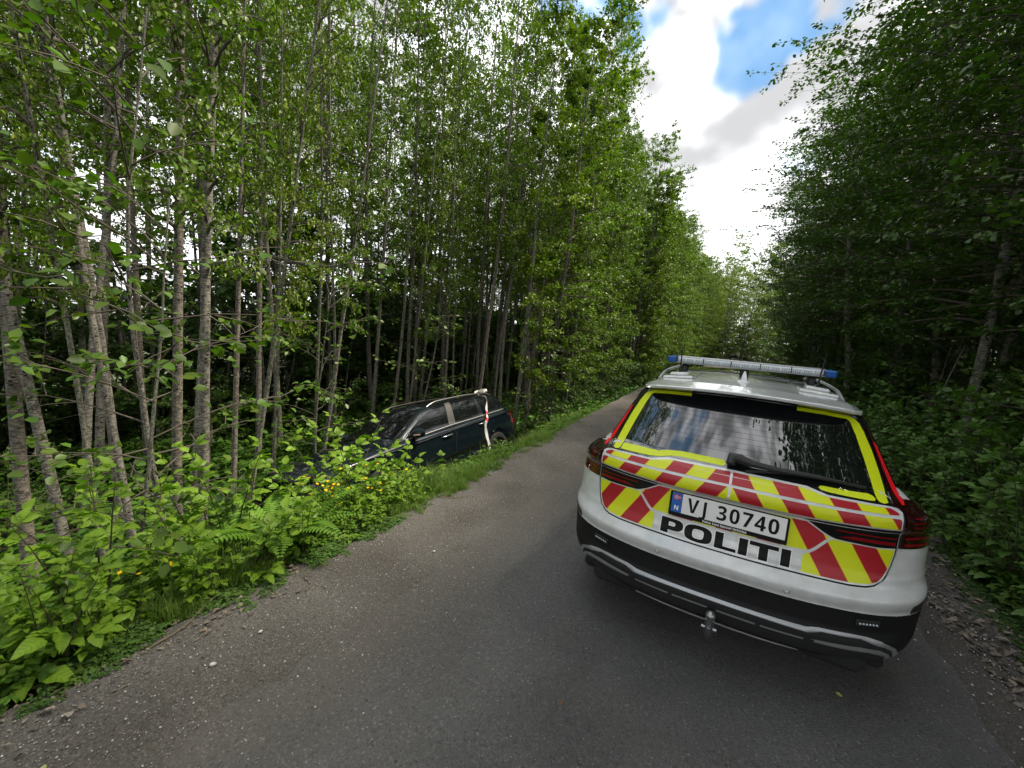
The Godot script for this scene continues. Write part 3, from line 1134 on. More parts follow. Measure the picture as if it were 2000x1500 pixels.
	for sg in [-1.0, 1.0]:
		var side := [[0.634, 1.058], [0.633, 1.099], [0.619, 1.165], [0.597, 1.245], [0.568, 1.322], [0.548, 1.361], [0.526, 1.382], [0.498, 1.392], [0.394, 1.4025], [0.268, 1.4085], [0.266, 1.392], [0.394, 1.3860], [0.492, 1.3765], [0.506, 1.3660], [0.530, 1.305], [0.560, 1.203], [0.580, 1.124], [0.592, 1.066], [0.600, 1.058], [0.618, 1.054]]
		var base := [[-0.586, 1.066], [-0.584, 1.081], [-0.575, 1.086], [-0.501, 1.089], [-0.375, 1.091], [-0.328, 1.104], [-0.247, 1.1125], [-0.050, 1.1125], [-0.038, 1.107], [-0.033, 1.096], [-0.042, 1.086], [-0.123, 1.086], [-0.250, 1.087], [-0.302, 1.082], [-0.36, 1.070], [-0.41, 1.0655], [-0.536, 1.061], [-0.578, 1.0600]]
		var base_r := [[0.366, 1.075], [0.374, 1.081], [0.390, 1.082], [0.464, 1.079], [0.560, 1.078], [0.579, 1.073], [0.586, 1.066], [0.582, 1.060], [0.561, 1.0595], [0.411, 1.066], [0.377, 1.069]]
		for q in [side, base if sg < 0.0 else base_r]:
			var pq := poly(q)
			if q == side and sg < 0.0: pq = mirrored(pq)
			part(win, "yellow_marking", s.cut([pq], R, 0.0056, 0.02, 0, 0, 0.02).mesh(), M.window_yellow)
	for k in 9:
		var y := 1.15 + k * 0.024
		part(win, "heater_wire", s.cut([poly([[-0.50 + k * 0.012, y], [0.50 - k * 0.012, y], [0.50 - k * 0.012, y + 0.0006], [-0.50 + k * 0.012, y + 0.0006]])], R, 0.0046, 0.06, 0, 0, 0.02).mesh(), M.matt_black)
	var wp := MB.new()
	var arm := PackedVector3Array()
	var arr := PackedFloat32Array()
	for q in [[-0.012, 1.088, 0.036, 0.022], [-0.008, 1.112, 0.045, 0.028], [0.03, 1.112, 0.045, 0.024], [0.09, 1.105, 0.036, 0.017], [0.2, 1.102, 0.03, 0.014], [0.34, 1.103, 0.027, 0.012], [0.455, 1.100, 0.024, 0.007]]:
		var p := s.on_rear(q[0], q[1])
		arm.append(p + Vector3(0, 0.70, 0.71) * q[2])
		arr.append(q[3])
	wp.tube(arm, arr, 10)
	var wiper := part(win, "wiper", wp.mesh(), M.matt_black)
	var bd := MB.new()
	arm = PackedVector3Array()
	for k in 14:
		arm.append(s.on_rear(0.06 + 0.038 * k, 1.080 + 0.014 * sin(k * 0.24) + (0.002 * k if k < 6 else 0.012)) + Vector3(0, 0.70, 0.71) * 0.014)
	arr = PackedFloat32Array(); arr.resize(14); arr.fill(0.008)
	bd.tube(arm, arr, 6)
	part(win, "wiper_blade", bd.mesh(), M.rubber)

	# tail lights
	for sg in [-1.0, 1.0]:
		var up := [[0.652, 1.046], [0.650, 1.09], [0.640, 1.14], [0.608, 1.245], [0.590, 1.312], [0.575, 1.345], [0.592, 1.340], [0.614, 1.300], [0.648, 1.215], [0.676, 1.145], [0.700, 1.082], [0.752, 1.058], [0.790, 1.034], [0.806, 1.003], [0.828, 0.945], [0.846, 0.900], [0.852, 0.856], [0.80, 0.8565], [0.7025, 0.862], [0.7015, 0.953], [0.7015, 1.006], [0.694, 1.028], [0.676, 1.042]]
		var pu := poly(up)
		if sg < 0.0: pu = mirrored(pu)
		var lamp := part(o, "tail_light", s.cut([pu], R, 0.007, 0.018, 0.010, 0, 0.006).mesh(), M.lamp_red)
		var wrapq := PackedVector2Array()
		for q in [[0.846, 0.900], [0.852, 0.856]]:
			wrapq.append(Vector2(s.phi_of(q[0] - 0.004, q[1]), q[1]))
		var wq := poly([[wrapq[1].x, 0.856], [1.18, 0.868], [1.24, 0.93], [1.12, 1.0], [0.98, 1.02], [s.phi_of(0.786, 1.030), 1.030], [s.phi_of(0.802, 1.003), 1.003], [s.phi_of(0.824, 0.945), 0.945], [wrapq[0].x, 0.900]])
		if sg < 0.0: wq = mirrored(wq)
		part(lamp, "side_lens", s.cut([wq], A, 0.0055, 0.03, 0.008, 0, 0.006).mesh(), M.lamp_red)
		var strip := [[0.610, 1.281], [0.622, 1.262], [0.650, 1.185], [0.676, 1.118], [0.700, 1.064], [0.698, 1.052], [0.686, 1.052], [0.664, 1.094], [0.640, 1.168], [0.614, 1.250], [0.606, 1.276]]
		var ps := poly(strip)
		if sg < 0.0: ps = mirrored(ps)
		part(lamp, "light_strip", s.cut([ps], R, 0.0085, 0.02, 0, 0, 0.006).mesh(), M.lamp_bright)
		for y in [0.872, 0.905]:
			var q := poly([[0.716, y], [0.832, y - 0.004], [0.830, y + 0.007], [0.716, y + 0.013]])
			part(lamp, "lower_lens", s.cut([q if sg > 0.0 else mirrored(q)], R, 0.0085, 0.02, 0, 0, 0.006).mesh(), M.lamp_mid)
		for k in 5:
			var y := 0.935 + 0.018 * k
			var q := poly([[0.73, y], [0.79 - k * 0.004, y], [0.79 - k * 0.004, y + 0.004], [0.73, y + 0.004]])
			part(lamp, "reflector", s.cut([q if sg > 0.0 else mirrored(q)], R, 0.0085, 0.02, 0, 0, 0.006).mesh(), M.lamp_mid)
		var inn := poly([[0.3215, 0.9445], [0.345, 0.928], [0.400, 0.894], [0.434, 0.877], [0.455, 0.871], [0.505, 0.8675], [0.619, 0.8595], [0.688, 0.8615], [0.689, 0.952], [0.56, 0.952], [0.36, 0.9475]])
		if sg < 0.0: inn = mirrored(inn)
		var lamp2 := part(tail, "inner_light", s.cut([inn], R, 0.007, 0.02, 0.006, 0, 0.006).mesh(), M.gloss_black)
		part(lamp2, "light_lens", s.cut([poly([[0.46, 0.884], [0.68, 0.874], [0.68, 0.889], [0.52, 0.896]]) if sg > 0.0 else mirrored(poly([[0.46, 0.884], [0.68, 0.874], [0.68, 0.889], [0.52, 0.896]]))], R, 0.0085, 0.03).mesh(), M.lamp_mid)
		part(lamp2, "light_lens", s.cut([poly([[0.44, 0.912], [0.68, 0.904], [0.68, 0.910], [0.46, 0.917]]) if sg > 0.0 else mirrored(poly([[0.44, 0.912], [0.68, 0.904], [0.68, 0.910], [0.46, 0.917]]))], R, 0.0085, 0.03).mesh(), M.lamp_mid)

		part(o, "pillar_trim", s.cut([poly([[0.572, 1.336], [0.602, 1.330], [0.580, 1.378], [0.552, 1.406], [0.528, 1.408], [0.552, 1.375]]) if sg > 0.0 else mirrored(poly([[0.572, 1.336], [0.602, 1.330], [0.580, 1.378], [0.552, 1.406], [0.528, 1.408], [0.552, 1.375]]))], R, 0.006, 0.02, 0.006, 0, 0.01).mesh(), M.gloss_black)
		# yellow corner sticker and black corner pad
		var cy := poly([[s.phi_of(0.753, 0.80), 0.779], [s.phi_of(0.856, 0.80), 0.770], [1.12, 0.772], [1.12, 0.848], [s.phi_of(0.842, 0.83), 0.8465], [s.phi_of(0.757, 0.83), 0.8505]])
		part(o, "corner_sticker", s.cut([cy if sg > 0.0 else mirrored(cy)], A, 0.0015, 0.04).mesh(), M.yellow_film)
		var pad := poly([[s.phi_of(0.793, 0.56), 0.557], [1.3, 0.552], [1.3, 0.625], [1.12, 0.628], [s.phi_of(0.845, 0.62), 0.622], [s.phi_of(0.794, 0.6), 0.604]])
		part(o, "corner_pad", s.cut([pad if sg > 0.0 else mirrored(pad)], A, 0.005, 0.04, 0.005).mesh(), M.matt_black)

	# bumper cladding, skid plate, sensors, flash lights
	var clad := PackedVector2Array()
	for q in [[-1.36, 0.30], [-1.0, 0.30], [-0.5, 0.30], [0.0, 0.30], [0.5, 0.30], [1.0, 0.30], [1.36, 0.30], [1.36, 0.545]]:
		clad.append(Vector2(q[0], q[1]))
	for q in [[0.84, 0.5515], [0.76, 0.5535], [0.617, 0.5585], [0.45, 0.563], [0.25, 0.567], [0.0, 0.569]]:
		clad.append(Vector2(s.phi_of(q[0], q[1]), q[1]))
	for q in [[-0.25, 0.567], [-0.45, 0.563], [-0.617, 0.5585], [-0.76, 0.5535], [-0.84, 0.5515]]:
		clad.append(Vector2(s.phi_of(q[0], q[1]), q[1]))
	clad.append(Vector2(-1.36, 0.545))
	var bump := part(o, "bumper_cladding", s.cut([clad], A, 0.004, 0.04, 0.004).mesh(), M.cladding)
	var under := MB.new()
	under.box(at_(Vector3(0, 0.262, -2.5)), Vector3(1.5, 0.06, 4.5), 0.02)
	under.box(at_(Vector3(0, 0.30, -0.42)), Vector3(1.3, 0.10, 0.62), 0.03)
	part(o, "underbody", under.mesh(), M.underbody)
	var skid := both([[0, 0.345], [0.40, 0.345], [0.60, 0.342], [0.70, 0.338], [0.755, 0.345], [0.768, 0.366], [0.752, 0.397], [0.718, 0.420], [0.680, 0.435], [0.62, 0.448], [0.56, 0.4555], [0.44, 0.4555], [0.388, 0.4425], [0.2, 0.4435], [0, 0.444]])
	var plate := part(bump, "skid_plate", s.cut([skid], R, 0.013, 0.03, 0.012, 0, 0.008).mesh(), M.silver)
	var slot := both([[0, 0.404], [0.395, 0.402], [0.43, 0.408], [0.60, 0.412], [0.68, 0.401], [0.722, 0.374], [0.738, 0.352], [0.745, 0.350], [0.742, 0.366], [0.728, 0.397], [0.694, 0.418], [0.60, 0.4365], [0.45, 0.4365], [0.40, 0.4275], [0.2, 0.4305], [0, 0.4305]])
	part(bump, "skid_slot", s.cut([slot], R, 0.0142, 0.03).mesh(), M.underbody)
	for q in [[0.0, 0.02, 0.345, 0.404], [0.19, 0.21, 0.345, 0.404], [0.385, 0.425, 0.345, 0.404]]:
		for sg in [-1.0, 1.0]:
			if q[0] == 0.0 and sg < 0.0: continue
			var qq := poly([[q[0] - (0.02 if q[0] == 0.0 else 0.0), q[2]], [q[1], q[2]], [q[1], q[3]], [q[0] - (0.02 if q[0] == 0.0 else 0.0), q[3]]])
			part(bump, "skid_slot", s.cut([qq if sg > 0.0 else mirrored(qq)], R, 0.0146, 0.03).mesh(), M.underbody)
	var lipq := both([[0, 0.336], [0.42, 0.336], [0.62, 0.333], [0.71, 0.330], [0.71, 0.362], [0.64, 0.384], [0.42, 0.394], [0, 0.395]])
	part(bump, "lower_lip", s.cut([lipq], R, 0.0158, 0.03).mesh(), M.underbody)
	for sg in [-1.0, 1.0]:
		var sen := Transform3D(Basis(Vector3.RIGHT, PI / 2), s.on_rear(sg * 0.2925, 0.600) + Vector3(0, 0, 0.001))
		var b := MB.new()
		b.lathe(sen, PackedVector2Array([Vector2(0.0135, -0.004), Vector2(0.0135, 0.003), Vector2(0.0105, 0.0035), Vector2(0.0100, 0.0)]), 20)
		var ring := part(o, "parking_sensor", b.mesh(), M.steel)
		b = MB.new()
		b.lathe(sen, PackedVector2Array([Vector2(0.0098, 0.0012), Vector2(0.0060, 0.0026), Vector2(0.0, 0.0028)]), 16)
		part(ring, "sensor_cap", b.mesh(), M.white_paint)
		# LED flash light in the cladding
		var lp := s.on_rear(sg * 0.618, 0.517)
		var g := s.grad(lp, 0.02)
		var bs := Basis(Vector3.UP.cross(g).normalized(), g.cross(Vector3.UP.cross(g).normalized()).normalized(), g)
		b = MB.new()
		b.box(Transform3D(bs, lp + g * 0.008), Vector3(0.105, 0.030, 0.012), 0.004)
		var fl2 := part(o, "flash_light", b.mesh(), M.matt_black)
		for k in 6:
			b = MB.new()
			b.lathe(Transform3D(bs * Basis(Vector3.RIGHT, PI / 2), lp + g * 0.0145 + bs.x * (k - 2.5) * 0.0145 - bs.y * 0.002), PackedVector2Array([Vector2(0.0052, -0.002), Vector2(0.0040, 0.002), Vector2(0.0, 0.003)]), 10)
			part(fl2, "diode", b.mesh(), M.clear_lens)
	var word := [["C", -0.347], ["R", -0.286], ["O", -0.226], ["S", -0.167], ["S", -0.108], ["C", -0.011], ["O", 0.047], ["U", 0.106], ["N", 0.166], ["T", 0.224], ["R", 0.282], ["Y", 0.342]]
	for ch in word:
		var p := s.on_rear(ch[1], 0.532)
		var g := s.grad(p, 0.02)
		var bs := Basis(Vector3.UP.cross(g).normalized(), Vector3.UP, g)
		var m := part(bump, "embossed_letter", text_mesh(ch[0], 0.036, 0.003), M.cladding)
		m.transform = Transform3D(bs * Basis.from_scale(Vector3(1.25, 1, 1)), p + g * 0.0056)

	# tow ball on its neck
	var tb := MB.new()
	tb.lathe(at_(Vector3(0, 0.385, 0.045)), PackedVector2Array([Vector2(0.0, 0.026), Vector2(0.010, 0.0245), Vector2(0.018, 0.018), Vector2(0.0235, 0.009), Vector2(0.025, 0.0), Vector2(0.0235, -0.009), Vector2(0.018, -0.0175), Vector2(0.0145, -0.024), Vector2(0.0145, -0.05), Vector2(0.018, -0.06)]), 20)
	tb.tube(PackedVector3Array([Vector3(0, 0.335, 0.045), Vector3(0, 0.30, 0.04), Vector3(0, 0.265, 0.01), Vector3(0, 0.25, -0.06), Vector3(0, 0.25, -0.2)]), PackedFloat32Array([0.018, 0.022, 0.024, 0.022, 0.022]), 12)
	tb.tube(PackedVector3Array([Vector3(-0.034, 0.315, 0.04), Vector3(0.034, 0.315, 0.04)]), PackedFloat32Array([0.010, 0.010]), 10)
	tb.box(at_(Vector3(0, 0.335, 0.012), Vector3(0.3, 0, 0)), Vector3(0.045, 0.05, 0.03), 0.006)
	part(o, "tow_ball", tb.mesh(), M.steel)

	# roof: light bar, aerials, fin, rails
	var lb := MB.new()
	var bc := Vector3(0, 1.580, -1.39)
	lb.box(at_(bc + Vector3(0, 0.002, 0)), Vector3(0.945, 0.038, 0.25), 0.010)
	var bar := part(o, "light_bar", lb.mesh(), M.clear_lens)
	lb = MB.new()
	lb.box(at_(bc + Vector3(0, 0.0235, 0)), Vector3(0.95, 0.007, 0.22), 0.003)
	lb.box(at_(bc + Vector3(0, -0.021, 0)), Vector3(0.95, 0.008, 0.24), 0.003)
	part(bar, "bar_housing", lb.mesh(), M.silver)
	for sg in [-1.0, 1.0]:
		lb = MB.new()
		lb.box(at_(bc + Vector3(sg * 0.510, 0.0, 0)), Vector3(0.070, 0.048, 0.24), 0.009)
		part(bar, "blue_lens", lb.mesh(), M.blue_lens)
		lb = MB.new()
		lb.box(at_(bc + Vector3(sg * 0.42, -0.066, 0)), Vector3(0.05, 0.06, 0.09), 0.01)
		part(bar, "foot", lb.mesh(), M.matt_black)
	lb = MB.new()
	lb.box(at_(bc + Vector3(0, -0.062, 0.05)), Vector3(0.06, 0.06, 0.06), 0.01)
	part(bar, "foot", lb.mesh(), M.matt_black)
	for k in 6:
		lb = MB.new()
		lb.box(at_(bc + Vector3(-0.472 + 0.1888 * k, 0.002, 0.1255)), Vector3(0.007, 0.040, 0.003))
		part(bar, "divider", lb.mesh(), M.matt_black)
	for k in 5:
		lb = MB.new()
		for q in 14:
			if q % 5 == 4: continue
			lb.box(at_(bc + Vector3(-0.472 + 0.1888 * k + 0.0125 + q * 0.0125, -0.002, 0.1256), Vector3(0, 0, -0.14)), Vector3(0.004, 0.026, 0.002))
		part(bar, "lens_ribs", lb.mesh(), M.lens_fin)
	for sg in [-1.0, 1.0]:
		var pb := s.on_top(sg * 0.404, -0.93)
		var ab := MB.new()
		ab.box(Transform3D(Basis(Vector3.FORWARD, sg * 0.09), pb + Vector3(0, 0.004, -0.03)), Vector3(0.20, 0.022, 0.19), 0.008)
		ab.box(Transform3D(Basis(Vector3.FORWARD, sg * 0.09), pb + Vector3(0, 0.024, -0.05)), Vector3(0.125, 0.026, 0.12), 0.010)
		var base2 := part(o, "aerial_base", ab.mesh(), M.white_paint)
		ab = MB.new()
		var tip := Vector3(0.012 if sg > 0.0 else -0.004, 0.185, 0.01)
		var foot := pb + Vector3(0, 0.036, -0.03)
		ab.tube(PackedVector3Array([foot, foot + tip * 0.16, foot + tip * 0.2, foot + tip]), PackedFloat32Array([0.010, 0.009, 0.005, 0.0035]), 8)
		part(base2, "whip_aerial", ab.mesh(), M.matt_black)
		var rl := MB.new()
		var pts := PackedVector3Array()
		var rr := PackedFloat32Array()
		for k in 16:
			var z := -0.93 - 2.05 * k / 15.0
			var x := 0.535 + 0.03 * sin(PI * k / 15.0)
			var lift := 0.034 if k > 1 and k < 14 else (0.022 if k == 1 or k == 14 else 0.0)
			pts.append(Vector3(sg * x, s.on_top(sg * minf(x, 0.535), z).y + lift - (0.012 if k > 0 else 0.004), z))
			rr.append(0.0115 if k > 0 and k < 15 else 0.010)
		rl.tube(pts, rr, 8)
		part(o, "roof_rail", rl.mesh(), M.silver)
	var pf := s.on_top(0, -0.98)
	var fin := MB.new()
	fin.lathe(at_(pf) * Transform3D(Basis.from_scale(Vector3(0.45, 1, 1.0)), Vector3.ZERO), PackedVector2Array([Vector2(0.085, -0.01), Vector2(0.08, 0.006), Vector2(0.05, 0.010), Vector2(0.0, 0.012)]), 24)
	var fp0 := [Vector3(0, 0.0, 0.06), Vector3(0, 0.03, 0.045), Vector3(0, 0.052, 0.03), Vector3(0, 0.066, 0.02)]
	for k in 3:
		var w0: float = 0.020 - 0.005 * k
		var w1: float = 0.020 - 0.005 * (k + 1)
		var f0: Vector3 = pf + fp0[k]
		var f1: Vector3 = pf + fp0[k + 1]
		var b0: Vector3 = f0 + Vector3(0, 0, -0.13 + 0.03 * k)
		var b1: Vector3 = f1 + Vector3(0, 0, -0.10 + 0.025 * k)
		for sg in [-1.0, 1.0]:
			fin.flat4(f0 + Vector3(sg * w0, 0, 0), f1 + Vector3(sg * w1, 0, 0), b1 + Vector3(sg * w1 * 0.3, 0, 0), b0 + Vector3(sg * w0 * 0.3, 0, 0), Color.WHITE, Vector3(sg, 0.2, 0))
		fin.flat4(f0 + Vector3(-w0, 0, 0), f0 + Vector3(w0, 0, 0), f1 + Vector3(w1, 0, 0), f1 + Vector3(-w1, 0, 0), Color.WHITE, Vector3(0, 0.3, 1))
	fin.box(at_(pf + Vector3(0, 0.066, -0.005)), Vector3(0.012, 0.006, 0.05), 0.002)
	part(o, "shark_fin_aerial", fin.mesh(), M.white_paint)
	for x in [-0.30, 0.30]:                          # raised creases along the roof, a dark panel of glass before them
		part(o, "roof_crease", s.cut([poly([[x - 0.006, -1.5], [x + 0.006, -1.5], [x + 0.006, -0.90], [x - 0.006, -0.90]])], s.on_top, 0.003, 0.05, 0.003).mesh(), M.white_paint)
	part(o, "sunroof", s.cut([poly([[-0.43, -2.75], [0.43, -2.75], [0.45, -1.62], [-0.45, -1.62]])], s.on_top, 0.003, 0.1, 0.003).mesh(), M.dark_glass)

	# sides: windows, trims, doors' shut lines, mirrors, arches
	for sg in [-1.0, 1.0]:
		var S := func(u: float, v: float) -> Vector3: return s.on_side(sg, u, v)
		var q1 := poly([[-1.02, 1.075], [-0.62, 1.095], [-0.78, 1.25], [-0.98, 1.345], [-1.06, 1.36]])
		var q2 := poly([[-2.02, 1.055], [-1.08, 1.073], [-1.11, 1.365], [-1.95, 1.395]])
		var q3 := poly([[-3.36, 1.03], [-2.12, 1.053], [-2.05, 1.395], [-2.45, 1.39], [-2.95, 1.27]])
		for q in [q1, q2, q3]:
			part(o, "side_window", s.cut([q], S, 0.003, 0.06, 0.004, 0, 0.01).mesh(), M.dark_glass)
		part(o, "window_trim", s.cut(ribbon([[-3.4, 1.022], [-2.1, 1.044], [-1.05, 1.064], [-0.60, 1.086], [-0.76, 1.255], [-0.96, 1.358], [-1.2, 1.378], [-2.0, 1.408]], 0.013), S, 0.005, 0.05, 0.004).mesh(), M.chrome)
		for ln in [[[-2.06, 1.04], [-2.07, 0.36]], [[-1.06, 1.05], [-1.02, 0.86], [-1.42, 0.75], [-1.56, 0.42]], [[-3.25, 1.0], [-3.35, 0.75], [-3.4, 0.36]]]:
			part(o, "shut_line", s.cut(ribbon(ln, 0.007), S, 0.0012, 0.06).mesh(), M.underbody)
		part(o, "side_cladding", s.cut([poly([[-3.62, 0.26], [-1.58, 0.26], [-1.56, 0.40], [-3.64, 0.40]])], S, 0.006, 0.08, 0.006).mesh(), M.cladding)
		for az in [-1.127, -4.068]:
			var arc := []
			for k in 19:
				var a := PI * (k / 18.0)
				arc.append([az + cos(a) * 0.405, 0.36 + sin(a) * 0.405])
			part(o, "arch_trim", s.cut(ribbon(arc, 0.036), S, 0.008, 0.05, 0.008).mesh(), M.cladding)
		for hz in [-1.35, -2.4]:
			var hp := s.on_side(sg, hz, 0.87)
			var hb := MB.new()
			hb.tube(PackedVector3Array([hp + Vector3(0, 0, 0.1), hp + Vector3(sg * 0.028, 0.003, 0.07), hp + Vector3(sg * 0.028, 0.0, -0.07), hp + Vector3(0, 0, -0.1)]), PackedFloat32Array([0.010, 0.013, 0.013, 0.010]), 8)
			part(o, "door_handle", hb.mesh(), M.white_paint)
		var mp := s.on_side(sg, -3.22, 1.06)
		var mb := MB.new()
		mb.box(at_(mp + Vector3(sg * 0.13, 0.03, 0.0)), Vector3(0.19, 0.13, 0.11), 0.035)
		mb.box(at_(mp + Vector3(sg * 0.03, -0.02, -0.02)), Vector3(0.10, 0.035, 0.06), 0.01)
		part(o, "door_mirror", mb.mesh(), M.white_paint)
		for az in [-1.127, -4.068]:
			wheel(o, Vector3(sg * 0.79, 0.36, az), 0.36, 0.235, sg, 10, M.silver)
	part(o, "windscreen", s.cut([poly([[-0.66, -3.72], [0.66, -3.72], [0.52, -3.08], [-0.52, -3.08]])], s.on_top, 0.003, 0.08, 0.004).mesh(), M.dark_glass)


func area(p: PackedVector2Array) -> float:
	var a := 0.0
	for k in p.size():
		a += p[k].cross(p[(k + 1) % p.size()])
	return a * 0.5


func ring_half(cx: float, cy: float, a: float, b: float, ia: float, ib: float, sg: float) -> Array:      # half of a rounded O: superellipse outside and inside
	var r := []
	for k in 13:
		var t := PI * k / 12.0
		r.append([cx + a * sgn_pow(cos(t), 0.78), cy + sg * b * sgn_pow(sin(t), 0.72)])
	for k in 13:
		var t := PI * (12 - k) / 12.0
		r.append([cx + ia * sgn_pow(cos(t), 0.55), cy + sg * ib * sgn_pow(sin(t), 0.55)])
	return r


func sgn_pow(x: float, e: float) -> float:
	return signf(x) * pow(absf(x), e)


# ---------------------------------------------------------------- the dark estate car in the ditch
var ditch_pose: Transform3D
var ditch_shell: Shell


func ditch_car():
	var s := Shell.new()
	ditch_shell = s
	s.zlo = -3.80
	s.shear = 0.05
	s.crown = 0.09
	s.zr = Shell.table([[0, 0.70], [0.25, 0.86], [0.40, 0.96], [0.55, 1.0], [0.64, 1.0], [0.68, 0.965], [0.9, 0.95], [1.0, 0.925], [1.06, 0.88], [1.40, 0.66], [1.44, 0.64], [1.455, 0.70], [1.6, 0.70]], 0.0, 1.7, 3)
	s.ws = Shell.table([[0, 0.78], [0.2, 0.85], [0.3, 0.89], [0.5, 0.925], [0.75, 0.925], [0.95, 0.918], [1.0, 0.900], [1.018, 0.868], [1.03, 0.842], [1.07, 0.815], [1.2, 0.760], [1.3, 0.712], [1.4, 0.655], [1.46, 0.59], [1.52, 0.48], [1.7, 0.3]], 0.0, 1.7, 2)
	s.dr = Shell.table([[0, 0.42], [0.9, 0.40], [1.1, 0.30], [1.4, 0.18], [1.7, 0.15]], 0.0, 1.7, 5)
	s.zf = Shell.table([[0, -3.65], [0.3, -3.76], [0.55, -3.80], [0.7, -3.78], [0.82, -3.70], [1.7, -3.2]], 0.0, 1.7, 4)
	s.df = 0.6
	s.yt = Shell.table([[-3.8, 0.72], [-3.65, 0.80], [-3.3, 0.895], [-2.8, 0.965], [-2.45, 1.0], [-2.30, 1.04], [-1.65, 1.38], [-1.4, 1.448], [-1.0, 1.482], [-0.4, 1.49], [0.1, 1.478], [0.5, 1.455], [0.72, 1.44], [1.1, 1.40]], -3.80, 1.1, 10)
	s.arches = [[0.12, 0.36, 0.365], [-2.72, 0.34, 0.365]]
	var o := thing("ditch_car", "dark blue estate car tilted in the ditch beside the road", "car")
	ditch_pose = Transform3D(Basis.from_euler(Vector3(-0.011764, 3.07, -0.257611), EULER_ORDER_YXZ), Vector3(-4.8261, -1.2346, -4.7076))
	o.transform = ditch_pose
	part(o, "body", s.skin(-3.9, 1.08, 0.05).mesh(), M.dark_blue_paint)
	var T: Callable = s.on_top
	var R: Callable = s.on_rear
	part(o, "windscreen", s.cut([poly([[-0.70, -2.30], [0.70, -2.30], [0.66, -2.0], [0.575, -1.60], [0.3, -1.55], [-0.3, -1.55], [-0.575, -1.60], [-0.66, -2.0]])], T, 0.003, 0.06, 0.004, 0, 0.01).mesh(), M.tinted_glass)
	var under := MB.new()
	under.box(at_(Vector3(0, 0.27, -1.35)), Vector3(1.45, 0.08, 4.4), 0.02)
	part(o, "underbody", under.mesh(), M.underbody)
	part(o, "sunroof", s.cut([poly([[-0.40, -1.05], [0.40, -1.05], [0.40, -0.45], [-0.40, -0.45]])], T, 0.003, 0.08, 0.003).mesh(), M.tinted_glass)
	part(o, "rear_window", s.cut([both([[0, 1.08], [0.60, 1.07], [0.62, 1.12], [0.50, 1.38], [0.46, 1.40], [0, 1.42]])], R, 0.003, 0.06, 0.004, 0, 0.01).mesh(), M.tinted_glass)
	for sg in [-1.0, 1.0]:
		var S := func(u: float, v: float) -> Vector3: return s.on_side(sg, u, v)
		part(o, "front_side_window", s.cut([poly([[-2.16, 0.975], [-1.70, 0.992], [-1.175, 1.030], [-1.02, 1.412], [-1.27, 1.378], [-1.50, 1.318], [-1.76, 1.222], [-1.98, 1.10]])], S, 0.004, 0.06, 0.004, 0, 0.01).mesh(), M.tinted_glass)
		part(o, "rear_side_window", s.cut([poly([[-0.975, 1.040], [-0.315, 1.066], [-0.225, 1.432], [-0.40, 1.440], [-0.855, 1.425]])], S, 0.004, 0.06, 0.004, 0, 0.01).mesh(), M.tinted_glass)
		part(o, "quarter_window", s.cut([poly([[-0.09, 1.075], [0.60, 1.108], [0.655, 1.118], [0.63, 1.20], [0.53, 1.375], [0.48, 1.410], [0.20, 1.440], [-0.125, 1.440]])], S, 0.004, 0.06, 0.004, 0, 0.01).mesh(), M.tinted_glass)
		part(o, "door_pillar", s.cut([poly([[-1.165, 1.032], [-0.985, 1.040], [-0.865, 1.424], [-1.01, 1.412]])], S, 0.0052, 0.06, 0.004, 0, 0.01).mesh(), M.matt_black)
		part(o, "pillar_trim", s.cut(ribbon([[-0.295, 1.068], [-0.195, 1.432]], 0.022), S, 0.0052, 0.06, 0.004, 0, 0.01).mesh(), M.gloss_black)
		for q in [["waist_trim", [[-2.20, 0.955], [-1.70, 0.978], [-1.16, 1.016], [-0.30, 1.052], [0.70, 1.103]], 0.011, M.silver], ["shoulder_crease", [[-2.9, 0.83], [-2.2, 0.855], [-1.16, 0.930], [-0.30, 0.975], [0.70, 1.025]], 0.013, M.dark_blue_paint]]:
			var line := PackedVector3Array()
			var rads := PackedFloat32Array()
			for k in 25:
				var z: float = lerpf(q[1][0][0], q[1][4][0], k / 24.0)
				line.append(s.on_side(sg, z, along(q[1], z)) - Vector3(sg * 0.002, 0, 0))
				rads.append(q[2])
			var wt := MB.new()
			wt.tube(line, rads, 8)
			part(o, q[0], wt.mesh(), q[3])
		part(o, "window_trim", s.cut(ribbon([[-2.18, 1.0], [-1.98, 1.125], [-1.75, 1.245], [-1.5, 1.338], [-1.27, 1.398], [-1.0, 1.432], [-0.6, 1.452], [-0.1, 1.462], [0.20, 1.458], [0.48, 1.430], [0.55, 1.385]], 0.010), S, 0.005, 0.05, 0.004, 0, 0.01).mesh(), M.gloss_black)
		part(o, "side_moulding", s.cut(ribbon([[-2.25, 0.462], [-1.32, 0.518], [-0.40, 0.572], [-0.30, 0.577]], 0.030), S, 0.014, 0.05, 0.012).mesh(), M.gloss_black)
		for ln in [[[-1.14, 1.01], [-1.10, 0.86], [-1.17, 0.60], [-1.30, 0.36]], [[-0.17, 1.04], [-0.12, 0.86], [-0.26, 0.66], [-0.34, 0.36]], [[-2.22, 0.94], [-2.30, 0.7], [-2.32, 0.34]]]:
			part(o, "shut_line", s.cut(ribbon(ln, 0.010), S, 0.0012, 0.05).mesh(), M.underbody)
		for h in [[-1.33, 0.86], [-0.31, 0.92]]:
			var hp := s.on_side(sg, h[0], h[1])
			var hb := MB.new()
			hb.tube(PackedVector3Array([hp + Vector3(0, -0.005, -0.12), hp + Vector3(sg * 0.030, 0, -0.09), hp + Vector3(sg * 0.030, 0.008, 0.09), hp + Vector3(0, 0.010, 0.12)]), PackedFloat32Array([0.012, 0.014, 0.014, 0.012]), 8)
			part(o, "door_handle", hb.mesh(), M.chrome)
